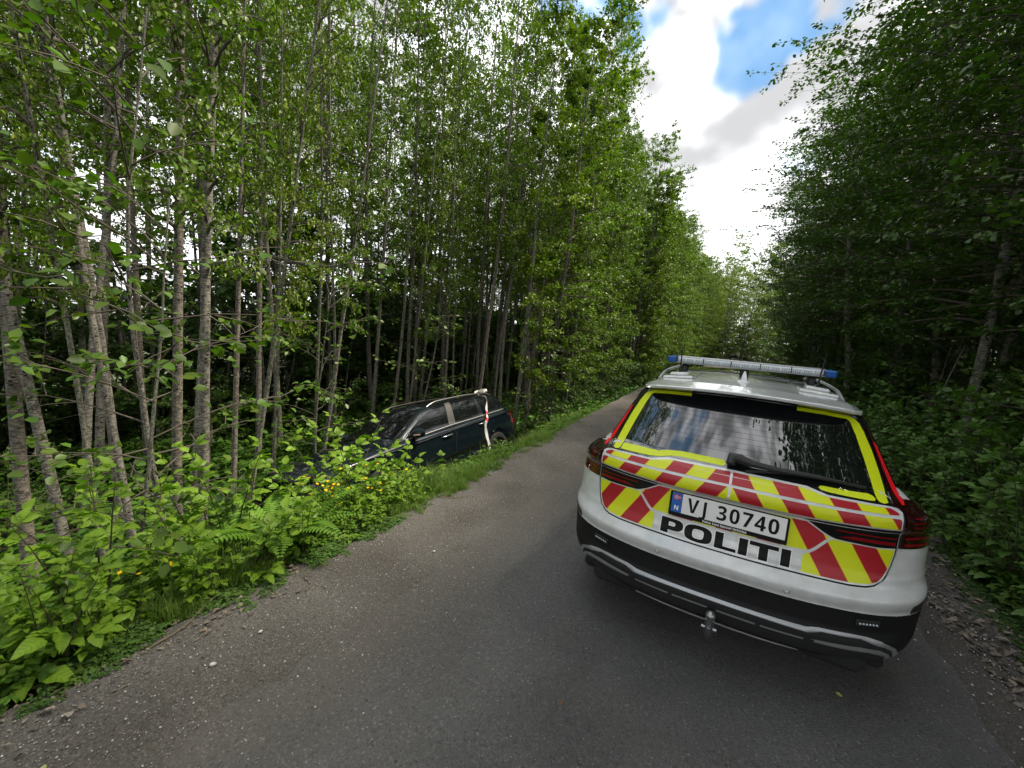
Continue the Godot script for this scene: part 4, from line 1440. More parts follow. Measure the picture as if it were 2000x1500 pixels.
		var tl := poly([[0.72, 1.24], [0.70, 1.18], [0.745, 1.06], [0.70, 0.99], [0.66, 0.80], [0.69, 0.76], [0.80, 0.76], [0.93, 0.9], [0.90, 1.05], [0.80, 1.22], [0.75, 1.28]])
		part(o, "tail_light", s.cut([tl], S, 0.008, 0.04, 0.01, 0, 0.01).mesh(), M.lamp_bright if sg < 0.0 else M.lamp_red)
		var tr := poly([[0.86, 0.76], [0.62, 0.80], [0.66, 1.0], [0.60, 1.1], [0.62, 1.3], [0.72, 1.25], [0.80, 1.05], [0.90, 0.95]])
		part(o, "rear_lens", s.cut([tr if sg > 0.0 else mirrored(tr)], R, 0.006, 0.04, 0.006, 0, 0.01).mesh(), M.lamp_red)
		part(o, "bumper_trim", s.cut(ribbon([[0.46, 0.45], [0.55, 0.47], [0.72, 0.50], [0.86, 0.52]], 0.012), S, 0.006, 0.05, 0.005).mesh(), M.gloss_black)
		var mp := s.on_side(sg, -2.05, 1.0)
		var mb := MB.new()
		mb.tube(PackedVector3Array([mp + Vector3(-sg * 0.02, -0.02, 0.02), mp + Vector3(sg * 0.05, 0.0, 0.02), mp + Vector3(sg * 0.06, 0.015, 0.02), mp + Vector3(sg * 0.10, 0.03, 0.02), mp + Vector3(sg * 0.20, 0.035, 0.025), mp + Vector3(sg * 0.255, 0.035, 0.035), mp + Vector3(sg * 0.27, 0.035, 0.04)]), PackedFloat32Array([0.035, 0.035, 0.05, 0.076, 0.078, 0.055, 0.01]), 14)
		var mir := part(o, "door_mirror", mb.mesh(), M.mirror_cover)
		mb = MB.new()
		mb.box(at_(mp + Vector3(sg * 0.20, 0.012, -0.058), Vector3(0, sg * -0.35, 0)), Vector3(0.11, 0.022, 0.02), 0.006)
		part(mir, "indicator", mb.mesh(), M.amber)
		var rl := MB.new()
		var pts := PackedVector3Array()
		var rr := PackedFloat32Array()
		for k in 18:
			var z := -1.42 + 1.92 * k / 17.0
			var x := 0.60 - 0.03 * k / 17.0
			var lift := 0.05 if k > 1 and k < 16 else (0.035 if k == 1 or k == 16 else 0.0)
			pts.append(Vector3(sg * x, s.on_top(sg * minf(x, 0.575), z).y + lift - 0.008, z))
			rr.append(0.019 if k > 0 and k < 17 else 0.014)
		rl.tube(pts, rr, 8)
		part(o, "roof_rail", rl.mesh(), M.matt_black if sg > 0.0 else M.steel)
		for az in [0.12, -2.72]:
			wheel(o, Vector3(sg * 0.80, 0.345, az), 0.325, 0.225, sg, 15, M.dark_rim)
			var arc := []
			for k in 19:
				var a := PI * (k / 18.0)
				arc.append([az + cos(a) * 0.372, 0.36 + sin(a) * 0.372])
			part(o, "arch_trim", s.cut(ribbon(arc, 0.014), S, 0.004, 0.05, 0.006).mesh(), M.dark_blue_paint)
	var g := MB.new()
	for k in 7:
		g.box(at_(Vector3(-0.3 + k * 0.1, 0.66, -3.80)), Vector3(0.02, 0.16, 0.02), 0.004)
	g.box(at_(Vector3(0, 0.66, -3.785)), Vector3(0.74, 0.20, 0.02), 0.006)
	part(o, "grille", g.mesh(), M.gloss_black)
	for sg in [-1.0, 1.0]:
		var hl := MB.new()
		hl.box(at_(Vector3(sg * 0.60, 0.70, -3.60), Vector3(0, sg * -0.45, 0)), Vector3(0.34, 0.14, 0.10), 0.03)
		part(o, "headlight", hl.mesh(), M.tinted_glass)
	barrier_tape()


func barrier_tape():                                 # white and red tape from the roof rail down over the side, its end in the grass
	var root := thing("barrier_tape", "white and red barrier tape hanging from the dark car's roof rail into the grass", "tape")
	var L := [Vector3(-0.52, 1.535, 0.345), Vector3(-0.56, 1.542, 0.342), Vector3(-0.60, 1.542, 0.34), Vector3(-0.645, 1.50, 0.33), Vector3(-0.70, 1.37, 0.14), Vector3(-0.79, 1.17, -0.02), Vector3(-0.90, 0.99, -0.20), Vector3(-0.965, 0.90, -0.29), Vector3(-0.975, 0.70, -0.31), Vector3(-0.97, 0.52, -0.28), Vector3(-0.965, 0.38, -0.25), Vector3(-0.98, 0.28, -0.215), Vector3(-1.08, 0.24, -0.26), Vector3(-1.16, 0.22, -0.25)]
	var W := [0.035, 0.035, 0.036, 0.036, 0.030, 0.022, 0.020, 0.012, 0.026, 0.034, 0.036, 0.034, 0.026, 0.020]
	for k in range(3, 12):
		L[k].x = ditch_shell.on_side(-1.0, L[k].z, L[k].y).x - 0.035
	var crv := Curve3D.new()
	for k in L.size():
		var t: Vector3 = (L[mini(k + 1, L.size() - 1)] - L[maxi(k - 1, 0)]) * 0.16
		crv.add_point(L[k], -t, t)
	crv.bake_interval = 0.02
	var n := 90
	var total := crv.get_baked_length()
	var runs := [MB.new(), MB.new()]
	for k in n:
		var q := []
		for e in 2:
			var d := total * (k + e) / n
			var p := crv.sample_baked(d)
			var tn := (crv.sample_baked(minf(d + 0.01, total)) - crv.sample_baked(maxf(d - 0.01, 0))).normalized()
			var out := Vector3(-1, 0.25, 0)
			var sd := tn.cross(out).normalized()
			var twist := 0.5 * sin(d * 5.0) + 0.25 * sin(d * 13.0)
			sd = sd.rotated(tn, twist)
			var u := float(k + e) / n * (L.size() - 1)
			var w: float = lerpf(W[int(u)], W[mini(int(u) + 1, L.size() - 1)], u - int(u))
			w *= 1.5
			q.append_array([ditch_pose * (p - sd * w), ditch_pose * (p + sd * w)])
		var pos := total * (k + 0.5) / n
		var red := (pos > 0.56 and pos < 0.64) or (pos > 1.16 and pos < 1.26) or (pos > 1.36 and pos < 1.45)
		runs[1 if red else 0].flat4(q[0], q[1], q[3], q[2], Color.WHITE, ditch_pose.basis * Vector3(-1, 0.2, 0))
	part(root, "white_band", runs[0].mesh(), M.tape_white)
	part(root, "red_band", runs[1].mesh(), M.tape_red)
	var blob := MB.new()
	var r := RandomNumberGenerator.new()
	r.seed = 3
	for k in 16:
		var p := Vector3(-1.17, 0.21, -0.25) + Vector3(r.randf_range(-0.06, 0.04), r.randf_range(-0.05, 0.05), r.randf_range(-0.07, 0.07))
		var u := Vector3(r.randfn(), r.randfn(), r.randfn()).normalized() * 0.06
		var w := Vector3(r.randfn(), r.randfn(), r.randfn()).normalized() * 0.03
		blob.flat4(ditch_pose * (p - u - w), ditch_pose * (p + u - w), ditch_pose * (p + u + w), ditch_pose * (p - u + w), Color.WHITE, Vector3(1, 0.6, 0.3))
	part(root, "bunched_end", blob.mesh(), M.tape_white)
	var tl := crv.sample_baked(total * 0.79)
	var mt := part(root, "lettering", text_mesh("POLITI", 0.045, 0.0006), M.letter_black)
	mt.transform = ditch_pose * Transform3D(Basis(Vector3(0, -0.97, 0.16), Vector3(0, 0.16, 0.97), Vector3(-1, 0, 0)), tl + Vector3(-0.016, 0.0, 0.0))


# ---------------------------------------------------------------- trees
# height, trunk radius, height where leaves begin, reach of the limbs, number of leaves, the side that reaches lower and further, leaf length
func grow_tree(seed_: int, h: float, r0: float, low: float, reach: float, leaves: int, bias: Vector3, ll: float, tone: Color) -> Array:
	var r := RandomNumberGenerator.new()
	r.seed = seed_
	var trunk := MB.new()
	var limbs := MB.new()
	var crown := MB.new()
	var pts := PackedVector3Array()
	var rad := PackedFloat32Array()
	var d := Vector3(r.randf_range(-0.04, 0.04), 1, r.randf_range(-0.04, 0.04))
	var p := Vector3(0, -0.4, 0)
	var n := 14
	for k in n + 1:
		var t := float(k) / n
		pts.append(p)
		rad.append(maxf(r0 * pow(1.0 - t * 0.97, 0.85) * (1.0 + 0.35 * exp(-t * 30.0)), 0.006))
		d = (d + Vector3(r.randfn(0, 0.030), 0, r.randfn(0, 0.030)) + Vector3(-d.x, 0, -d.z) * 0.10).normalized()
		p += d * (h + 0.4) / n
	var casts := [Color(1, 1, 1), Color(0.95, 0.94, 0.92), Color(0.86, 0.90, 0.80), Color(0.80, 0.76, 0.72), Color(1.1, 1.08, 1.02)]
	trunk.tube(pts, rad, 10, casts[seed_ % 5], false, 0.5)
	var bark := Color(0.085, 0.072, 0.058)
	# dead snags low on the stem
	for k in 4:
		var u := r.randf_range(0.06, 0.5)
		var at := sample(pts, u)
		var a := r.randf() * TAU
		var dir := Vector3(cos(a), r.randf_range(0.0, 0.5), sin(a)).normalized()
		var ln := r.randf_range(0.15, 0.6)
		var bend := dir + Vector3(r.randfn(0, 0.3), r.randfn(0, 0.25), r.randfn(0, 0.3))
		limbs.tube(PackedVector3Array([at, at + dir * ln * 0.5, at + dir * ln * 0.5 + bend * ln * 0.4]), PackedFloat32Array([0.011, 0.007, 0.003]), 4, bark, false)
	var limb_count := int(h * 4.2)
	var per := leaves / limb_count
	for k in limb_count:
		var hh := lerpf(low, h * 0.985, (k + r.randf()) / limb_count)
		var t := hh / h
		var at := sample(pts, (hh + 0.4) / (h + 0.4))
		var a := r.randf() * TAU
		var dir := Vector3(cos(a), 0, sin(a))
		if bias != Vector3.ZERO:
			if r.randf() < 0.55 or t < 0.4: dir = (dir * 0.8 + bias).normalized()
		var face := 1.0 if bias == Vector3.ZERO else 0.72 + 0.4 * dir.dot(bias)
		var q := clampf((hh - low) / (h - low), 0.0, 1.0)
		var ln: float = reach * face * (0.30 + 0.95 * sin(PI * (0.14 + 0.66 * q))) * r.randf_range(0.55, 1.15) * (1.0 - 0.30 * q)
		ln = maxf(ln, 0.35)
		var rise := lerpf(0.25, 1.2, q) + r.randfn(0, 0.15)
		var lp := PackedVector3Array()
		var lr := PackedFloat32Array()
		var base_r: float = clampf(r0 * (1.0 - t) * 0.42, 0.007, 0.035)
		var side := Vector3(-dir.z, 0, dir.x) * r.randfn(0, 0.16)
		for s in 6:
			var w := s / 5.0
			lp.append(at + dir * ln * w + Vector3.UP * (rise * w - 0.35 * rise * w * w - 0.22 * (1.0 - q) * w * w) * ln * 0.8 + side * ln * w * w + Vector3(r.randfn(0, 0.02), r.randfn(0, 0.02), r.randfn(0, 0.02)) * ln * w)
			lr.append(maxf(base_r * (1.0 - w * 0.85), 0.003))
		limbs.tube(lp, lr, 5, bark, false)
		var twigs := 3 + int(ln * 2.2)
		for w in twigs:
			var u := lerpf(0.22, 1.0, (w + r.randf()) / twigs)
			var from := sample(lp, u)
			var out := (dir * r.randf_range(0.2, 0.9) + Vector3(-dir.z, 0, dir.x) * (1.0 if w % 2 == 0 else -1.0) * r.randf_range(0.4, 1.0) + Vector3.UP * r.randf_range(-0.25, 0.45)).normalized()
			if u > 0.93: out = (dir + Vector3.UP * 0.3).normalized()
			var tl := ln * r.randf_range(0.18, 0.42) * (1.15 - 0.5 * u) + 0.12
			var tip := from + out * tl + Vector3.DOWN * tl * tl * 0.15
			limbs.tube(PackedVector3Array([from, (from + tip) * 0.5 + Vector3.UP * 0.02, tip]), PackedFloat32Array([0.005, 0.004, 0.002]), 3, bark, false)
			var cnt := maxi(3, per / twigs)
			var shade := r.randf_range(0.75, 1.2)
			for e in cnt:
				var s := sqrt((e + r.randf()) / cnt)
				var lpnt := from.lerp(tip, s) + Vector3(r.randfn(0, 0.05), r.randfn(0, 0.045), r.randfn(0, 0.05))
				var ld := (out * 0.8 + Vector3(r.randfn(0, 0.7), r.randfn(-0.25, 0.4), r.randfn(0, 0.7))).normalized()
				var ln_ := (Vector3.UP + Vector3(r.randfn(0, 0.45), 0, r.randfn(0, 0.45))).normalized()
				if absf(ld.dot(ln_)) > 0.92: ln_ = Vector3.RIGHT
				var sz := ll * (0.45 + 0.9 * sqrt(r.randf()))
				var v := shade * r.randf_range(0.8, 1.25)
				crown.leaf(lpnt, ld, ln_, sz, sz * 0.78, Color(tone.r * v * r.randf_range(0.85, 1.2), tone.g * v, tone.b * v))
	return [trunk, limbs, crown]


func sample(pts: PackedVector3Array, t: float) -> Vector3:
	var u := clampf(t, 0.0, 1.0) * (pts.size() - 1)
	var k := mini(int(u), pts.size() - 2)
	return pts[k].lerp(pts[k + 1], u - k)


func one_mesh(parts: Array) -> ArrayMesh:
	var m := ArrayMesh.new()
	var mats := [M.bark, M.twig, M.tree_leaf]
	for k in 3:
		m.add_surface_from_arrays(Mesh.PRIMITIVE_TRIANGLES, parts[k].arrays())
		m.surface_set_material(k, mats[k])
	return m


func as_thing(called: String, label: String, category: String, parts: Array, at: Vector3, xf: Basis, group: String) -> Node3D:
	var o := thing(called, label, category, at, group)
	o.basis = xf
	part(o, "trunk", parts[0], M.bark)
	part(o, "branches", parts[1], M.twig).set_meta("kind", "stuff")
	part(o, "crown", parts[2], M.tree_leaf).set_meta("kind", "stuff")
	return o


func lean_basis(lean: Vector2, turn: float, size: float, wide := 1.0) -> Basis:       # lean: how far the top moves, per metre, along x and z
	var up := Vector3(lean.x, 1, lean.y).normalized()
	var x := Vector3.RIGHT.cross(up).cross(up) * -1.0
	x = x.normalized()
	return Basis(x, up, x.cross(up)) * Basis(Vector3.UP, turn) * Basis.from_scale(Vector3(wide, size, wide))


func forest():
	var g1 := Color(0.125, 0.205, 0.022)
	var g2 := Color(0.085, 0.155, 0.024)
	var g3 := Color(0.155, 0.230, 0.022)
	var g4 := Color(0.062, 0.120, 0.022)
	var X := Vector3.RIGHT
	var proto := {
		"edge": [grow_tree(101, 11.2, 0.080, 1.2, 1.6, 9400, X, 0.076, g1), grow_tree(102, 10.4, 0.070, 1.6, 1.45, 8600, X, 0.074, g3), grow_tree(103, 11.8, 0.088, 2.0, 1.7, 10000, X, 0.078, g1)],
		"stand": [grow_tree(161, 11.8, 0.090, 3.2, 1.35, 5600, X, 0.060, g1), grow_tree(162, 11.0, 0.080, 2.8, 1.25, 5200, X, 0.058, g3), grow_tree(163, 12.2, 0.100, 3.6, 1.4, 5900, X, 0.062, g1)],
		"inner": [grow_tree(111, 12.6, 0.080, 4.4, 1.3, 4400, Vector3.ZERO, 0.078, g1), grow_tree(112, 11.6, 0.066, 3.8, 1.2, 4000, Vector3.ZERO, 0.076, g3), grow_tree(113, 13.2, 0.090, 5.0, 1.35, 4700, Vector3.ZERO, 0.078, g1)],
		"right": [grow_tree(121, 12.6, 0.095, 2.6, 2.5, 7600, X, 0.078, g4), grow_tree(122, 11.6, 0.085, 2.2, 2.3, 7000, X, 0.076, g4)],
		"sapling": [grow_tree(131, 4.6, 0.030, 0.9, 1.15, 620, Vector3.ZERO, 0.066, g2), grow_tree(132, 3.4, 0.024, 0.7, 1.0, 520, Vector3.ZERO, 0.064, g2)],
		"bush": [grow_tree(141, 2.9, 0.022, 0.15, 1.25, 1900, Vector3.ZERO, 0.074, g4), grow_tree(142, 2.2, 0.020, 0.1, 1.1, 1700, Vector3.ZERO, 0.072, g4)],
		"light": [grow_tree(151, 13.0, 0.08, 0.8, 1.9, 5000, Vector3.ZERO, 0.11, Color(0.17, 0.24, 0.03)), grow_tree(152, 11.5, 0.07, 0.7, 1.8, 4600, Vector3.ZERO, 0.11, Color(0.165, 0.245, 0.03))],
	}
	var meshes := {}
	var joined := {}
	for k in proto:
		meshes[k] = []
		joined[k] = []
		for q in proto[k]:
			meshes[k].append([q[0].mesh(), q[1].mesh(), q[2].mesh()])
			joined[k].append(one_mesh(q))

	# the stems that can be told apart at the front of the left wood: x, z, girth, lean x, lean z, kind, label
	var front := [
		[-5.75, 1.20, 1.15, -0.05, 0.02, 2, "pale mottled alder stem at the very left edge of the wood"],
		[-5.30, 0.98, 1.05, -0.16, 0.06, 0, "stout alder leaning left near the left edge of the wood"],
		[-4.85, 0.86, 0.62, -0.13, 0.05, 1, "thin dark alder stem leaning left, just right of the stout leaning one"],
		[-5.85, 0.35, 0.90, -0.11, 0.05, 0, "pale alder leaning left behind the thin dark stem"],
		[-5.10, 0.28, 1.00, 0.01, 0.0, 2, "tall straight alder with white bark bands, left one of the close pair"],
		[-4.62, 0.26, 1.10, 0.03, -0.02, 0, "tall grey alder, right one of the close pair above the leafy verge"],
		[-5.45, -0.62, 0.80, 0.12, -0.06, 1, "slim pale alder leaning right, first one right of the close pair"],
		[-6.60, -1.05, 0.85, 0.01, 0.0, 2, "grey alder standing behind the slim one that leans right"],
		[-7.05, -1.95, 0.85, 0.02, 0.0, 1, "grey upright alder left of the dark car's bonnet"],
		[-7.10, -2.90, 0.95, 0.11, -0.05, 0, "whitish alder leaning right beside the dark car's bonnet"],
		[-7.00, -4.10, 0.90, 0.02, 0.01, 2, "grey alder rising behind the dark car's windscreen"],
		[-6.90, -5.10, 0.75, 0.05, -0.02, 1, "slim alder rising behind the roof of the dark car"],
		[-6.70, -6.30, 0.85, -0.02, 0.0, 0, "grey alder behind the rear side window of the dark car"],
		[-5.30, -7.60, 0.75, 0.03, 0.0, 1, "slim alder just beyond the tail of the dark car"],
		[-4.55, -9.40, 0.75, 0.03, -0.02, 0, "alder at the roadside verge, first one past the dark car"],
	]
	var taken: Array[Vector2] = []
	var first := true
	var source := {}
	for q in front:
		var at := Vector3(q[0], ground_y(q[0], q[1]), q[1])
		var o := as_thing("alder_tree", q[6], "tree", meshes["stand"][q[5]], at, lean_basis(Vector2(q[3], q[4]), rng.randf_range(-0.5, 0.5), 1.0, q[2] * 0.50), "alders at the front of the left wood")
		taken.append(Vector2(q[0], q[1]))

	# the rest of both woods, nearest first; what lies past the three hundred largest goes into one mass
	var r := RandomNumberGenerator.new()
	r.seed = 77
	var spots := []
	var grid := {}
	for t in taken: put_spot(grid, t)
	var tries := 0
	while tries < 16000:
		tries += 1
		var x := r.randf_range(-18.0, 16.0)
		var z := r.randf_range(-78.0, 11.0)
		var far := -z > 44.0
		if x > -4.2 and x < 3.0 and not far: continue
		if x > 2.4 and x < 3.7 and z > -6.0 and z < 4.0: continue
		if absf(x - bend(z)) < 3.2 and z > -56.0: continue
		if x < -3.3 and x > -6.7 and z > -6.6 and z < 0.9: continue
		if x < -3.0 and z > 0.2 and z < 3.5 and x > -5.1: continue
		var gap := 0.8 if x < 0.0 else 1.2
		if x < -6.4: gap = 0.9
		if x < -10.0: gap = 1.1
		if far: gap = 1.9
		if z > 0.5: gap = 2.2
		if x < -3.7 and z < -7.0 and x > -5.2: gap = 0.85
		if not free_spot(grid, Vector2(x, z), gap): continue
		put_spot(grid, Vector2(x, z))
		var dist := Vector2(x - EYE.x, z - EYE.z).length()
		var dirv := Vector3(x - EYE.x, 0, z - EYE.z).normalized()
		var ahead := dirv.dot(Vector3(-0.4818, 0, -0.8763))
		spots.append([dist + (0.0 if ahead > 0.50 else 1000.0), x, z, far])
	spots.sort_custom(func(a, b): return a[0] < b[0])
	var mass := {}
	var made := 0
	for sp in spots:
		var x: float = sp[1]
		var z: float = sp[2]
		var kind := "inner"
		var turn := r.randf() * TAU
		var lean := Vector2(r.randfn(0, 0.035), r.randfn(0, 0.035))
		if sp[3]: kind = "light"
		elif x < 0.0 and x > -5.2:
			kind = "edge"
			turn = r.randf_range(-0.6, 0.6)
			lean.x += 0.012
		elif x > 0.0 and x < 6.0:
			kind = "right"
			turn = PI + r.randf_range(-0.6, 0.6)
			lean.x -= 0.03
		elif x > 6.0 and r.randf() < 0.5:
			kind = "right"
		elif x < -3.0 and z > 3.5:
			kind = "edge"
		var v: int = r.randi_range(0, meshes[kind].size() - 1)
		var b := lean_basis(lean, turn, r.randf_range(0.86, 1.08), r.randf_range(0.55, 0.85) if kind != "right" else r.randf_range(0.85, 1.1))
		if x < 0.0 and not sp[3]:                  # the wood rises away from the road
			var top := 1.7 + 1.74 * minf(-x, 6.8) * r.randf_range(0.86, 1.02)
			b = lean_basis(lean, turn, (top - ground_y(x, z)) / (11.2 if kind == "edge" else 12.6), r.randf_range(0.52, 0.88))
		var at := Vector3(x, ground_y(x, z), z)
		var hidden: bool = sp[0] > 900.0
		if made < 285 and not hidden:
			made += 1
			var off := across(at + Vector3.UP)
			var depth := "near rows" if sp[0] < 11.0 else "middle rows" if sp[0] < 19.0 else "far rows"
			var girth := "thin" if b.get_scale().x < 0.70 else "sturdy"
			var tilt := lean.x * 0.876 - lean.y * 0.48
			var bent := "leaning left" if tilt < -0.018 else "leaning right" if tilt > 0.018 else "upright"
			var where := "before the close pair" if off < -0.86 else "left of dark car" if off < -0.42 else "behind dark car" if off < 0.02 else "past dark car"
			var label := "%s alder, %s, %s of left wood, %s" % [girth, bent, depth, where]
			var group := "alders inside the left wood"
			if kind == "edge":
				label = "%s %s alder on the verge past the dark car" % [girth, bent]
				group = "alders along the left edge of the road"
			elif kind == "light":
				label = "%s %s pale green tree at the far end of the road" % [girth, bent]
				group = "trees closing the far end of the road"
			elif x > 0.0 and x < 6.0:
				label = "%s %s alder overhanging from the right verge" % [girth, bent]
				group = "alders along the right edge of the road"
			elif x > 0.0:
				label = "%s %s alder deep in the right wood" % [girth, bent]
				group = "alders inside the right wood"
			var key := "%s%d" % [kind, v]
			if source.has(key):
				var c: Node3D = source[key].duplicate()
				c.name = numbered("alder_tree")
				add_child(c)
				c.position = at
				c.basis = b
				tag(c, label, "tree", group)
				alike.append([c, label])
			else:
				source[key] = as_thing("alder_tree", label, "tree", meshes[kind][v], at, b, group)
				alike.append([source[key], label])
		else:
			var key := [kind, v]
			if not mass.has(key): mass[key] = []
			mass[key].append(Transform3D(b, at))
	var wood := Node3D.new()
	wood.name = numbered("far_wood")
	add_child(wood)
	tag(wood, "mass of alders in the depth of the woods on both sides of the road", "wood", "", "stuff")
	for key in mass:
		var o := multi("trees", joined[key[0]][key[1]], null, mass[key], [], wood)
		o.set_meta("kind", "stuff")

	# leafy saplings and bushes under the trees
	var sap := [
		[-4.35, 0.62, 0, 1.05, "bare crooked sapling with dark stem and sparse big leaves before the close pair of alders"],
		[-3.75, 1.05, 1, 0.95, "leafy sapling hanging its branches over the leafy verge at the left"],
		[-6.3, -4.7, 0, 0.95, "sapling spreading leafy twigs above the roof of the dark car"],
		[-6.35, -2.3, 1, 1.1, "sapling with pale leaves behind the bonnet of the dark car"],
		[-4.5, -6.5, 1, 0.9, "sapling at the tail of the dark car"],
	]
	for q in sap:
		as_thing("sapling", q[4], "sapling", meshes["sapling"][q[2]], Vector3(q[0], ground_y(q[0], q[1]), q[1]), lean_basis(Vector2(0.12, 0.02), r.randf() * TAU, q[3], q[3]), "saplings at the front of the left wood")
	var bsrc := []
	for k in 2:
		bsrc.append(null)
	var low := {}
	for k in 620:
		var right := k < 150 or k >= 560
		var x := r.randf_range(2.9, 9.0) if right and k < 150 else r.randf_range(8.0, 16.0) if right else r.randf_range(-19.0, -4.2) if k < 330 else r.randf_range(-21.0, -11.0)
		var z := r.randf_range(-34.0, 1.0) if right else r.randf_range(-40.0, 3.5)
		if right and x < 3.4 and z > -2.0: continue
		if not right and x > -7.0 and z > -6.8: continue
		if not right and x > -8.0 and z > -3.0: continue
		var v := r.randi_range(0, 1)
		var sc := r.randf_range(0.65, 1.15) * (0.95 if right else 0.62 if k < 330 else 1.75)
		var b := lean_basis(Vector2(r.randfn(0, 0.08), r.randfn(0, 0.08)), r.randf() * TAU, sc, sc)
		var at := Vector3(x, ground_y(x, z), z)
		if right and x < 6.5 and z > -16.0 and z < 0.5:
			var label := "%s leafy bush on the right, %s" % ["small" if sc < 0.9 else "tall", "close to the road" if x < 4.2 else "back among the stems"]
			if bsrc[v] == null:
				bsrc[v] = as_thing("bush", label, "bush", meshes["bush"][v], at, b, "bushes along the right verge")
				alike.append([bsrc[v], label])
			else:
				var c: Node3D = bsrc[v].duplicate()
				c.name = numbered("bush")
				add_child(c)
				c.position = at
				c.basis = b
				alike.append([c, label])
		else:
			if not low.has(v): low[v] = []
			low[v].append(Transform3D(b, at))
	for k in 34:                                     # bushes at the foot of the left wood past the dark car
		var z := -7.2 - 34.0 * k / 33.0
		var x := edge_left(z) - r.randf_range(0.9, 1.7)
		var v := k % 2
		var c: Node3D = bsrc[v].duplicate()
		c.name = numbered("bush")
		add_child(c)
		var sc := r.randf_range(0.45, 0.85)
		c.position = Vector3(x, ground_y(x, z), z)
		c.basis = lean_basis(Vector2(0.05, 0), r.randf() * TAU, sc, sc)
		tag(c, "", "bush", "bushes along the left verge")
		alike.append([c, "%s bush below the left wood past the dark car" % ["small" if sc < 0.65 else "tall"]])
	for k in 60:
		var x := r.randf_range(-8.0, 9.0)
		var z := r.randf_range(-53.0, -44.0)
		if absf(x - bend(z)) < 2.6: continue
		var sc := r.randf_range(0.9, 1.5)
		low[k % 2].append(Transform3D(lean_basis(Vector2.ZERO, r.randf() * TAU, sc, sc), Vector3(x, ground_y(x, z), z)))
	var un := Node3D.new()
	un.name = numbered("undergrowth")
	add_child(un)
	tag(un, "dark undergrowth of low bushes between the stems of the woods", "undergrowth", "", "stuff")
	for key in low:
		var o := multi("bushes", joined["bush"][key], null, low[key], [], un)
		o.set_meta("kind", "stuff")


func put_spot(grid: Dictionary, p: Vector2):
	var k := Vector2i(p.floor())
	if not grid.has(k): grid[k] = []
	grid[k].append(p)


func free_spot(grid: Dictionary, p: Vector2, gap: float) -> bool:
	var k := Vector2i(p.floor())
	for a in range(-2, 3):
		for b in range(-2, 3):
			for q in grid.get(k + Vector2i(a, b), []):
				if q.distance_squared_to(p) < gap * gap: return false
	return true


# ---------------------------------------------------------------- verge plants
func leaflet(b: MB, p: Vector3, d: Vector3, nn: Vector3, ln: float, wd: float, col: Color):       # a toothed ovate blade, folded along its midrib and drooping to the tip
	var s := d.cross(nn).normalized()
	var u := s.cross(d).normalized()
	var prof := [[0.0, 0.05], [0.12, 0.62], [0.30, 0.98], [0.45, 0.96], [0.62, 0.76], [0.78, 0.50], [0.90, 0.24], [1.0, 0.0]]
	var prev := []
	for k in prof.size():
		var t: float = prof[k][0]
		var w: float = prof[k][1] * wd * 0.5
		var c := p + d * (ln * t) - u * (ln * 0.30 * t * t)
		var nrm := (u + d * 0.55 * t).normalized()
		var lift := u * (w * 0.30)
		var mid := Color(col.r * 1.25, col.g * 1.15, col.b * 1.3)
		var wave := u * (0.05 * wd * (1.0 if k % 2 == 0 else -1.0))
		var cur := [b.vert(c + s * w + lift + wave, (nrm - s * 0.28).normalized(), col, Vector2(0, t)), b.vert(c, nrm, mid, Vector2(0.5, t)), b.vert(c - s * w + lift - wave, (nrm + s * 0.28).normalized(), col, Vector2(1, t))]
		if k > 0:
			b.quad(prev[0], cur[0], cur[1], prev[1])
			b.quad(prev[1], cur[1], cur[2], prev[2])
		prev = cur


func compound_leaf(seed_: int, count: int, ln: float, tone: Color) -> MB:       # grows along +z from its own origin, upper side +y
	var r := RandomNumberGenerator.new()
	r.seed = seed_
	var b := MB.new()
	var stalk := ln * r.randf_range(0.7, 1.0)
	var pts := PackedVector3Array([Vector3.ZERO, Vector3(0, stalk * 0.12, stalk * 0.5), Vector3(0, stalk * 0.10, stalk), Vector3(0, stalk * 0.02, stalk * 1.5)])
	b.tube(pts if count > 3 else pts.slice(0, 3), PackedFloat32Array([0.0018, 0.0015, 0.0012, 0.001]) if count > 3 else PackedFloat32Array([0.0018, 0.0015, 0.001]), 4, tone * 0.8, false)
	var tip := pts[3] if count > 3 else pts[2]
	var v := r.randf_range(0.9, 1.12)
	leaflet(b, tip, Vector3(r.randfn(0, 0.06), -0.16, 1).normalized(), Vector3(r.randfn(0, 0.1), 1, 0.15), ln, ln * 0.66, tone * v)
	for pair in (count - 1) / 2:
		var base := pts[2] if pair == 0 else pts[1].lerp(pts[2], 0.6)
		for sg in [-1.0, 1.0]:
			leaflet(b, base, Vector3(sg, -0.15 + r.randfn(0, 0.1), 0.45).normalized(), Vector3(sg * 0.1 + r.randfn(0, 0.1), 1, 0.1), ln * 0.80, ln * 0.50, tone * r.randf_range(0.85, 1.1))
	return b


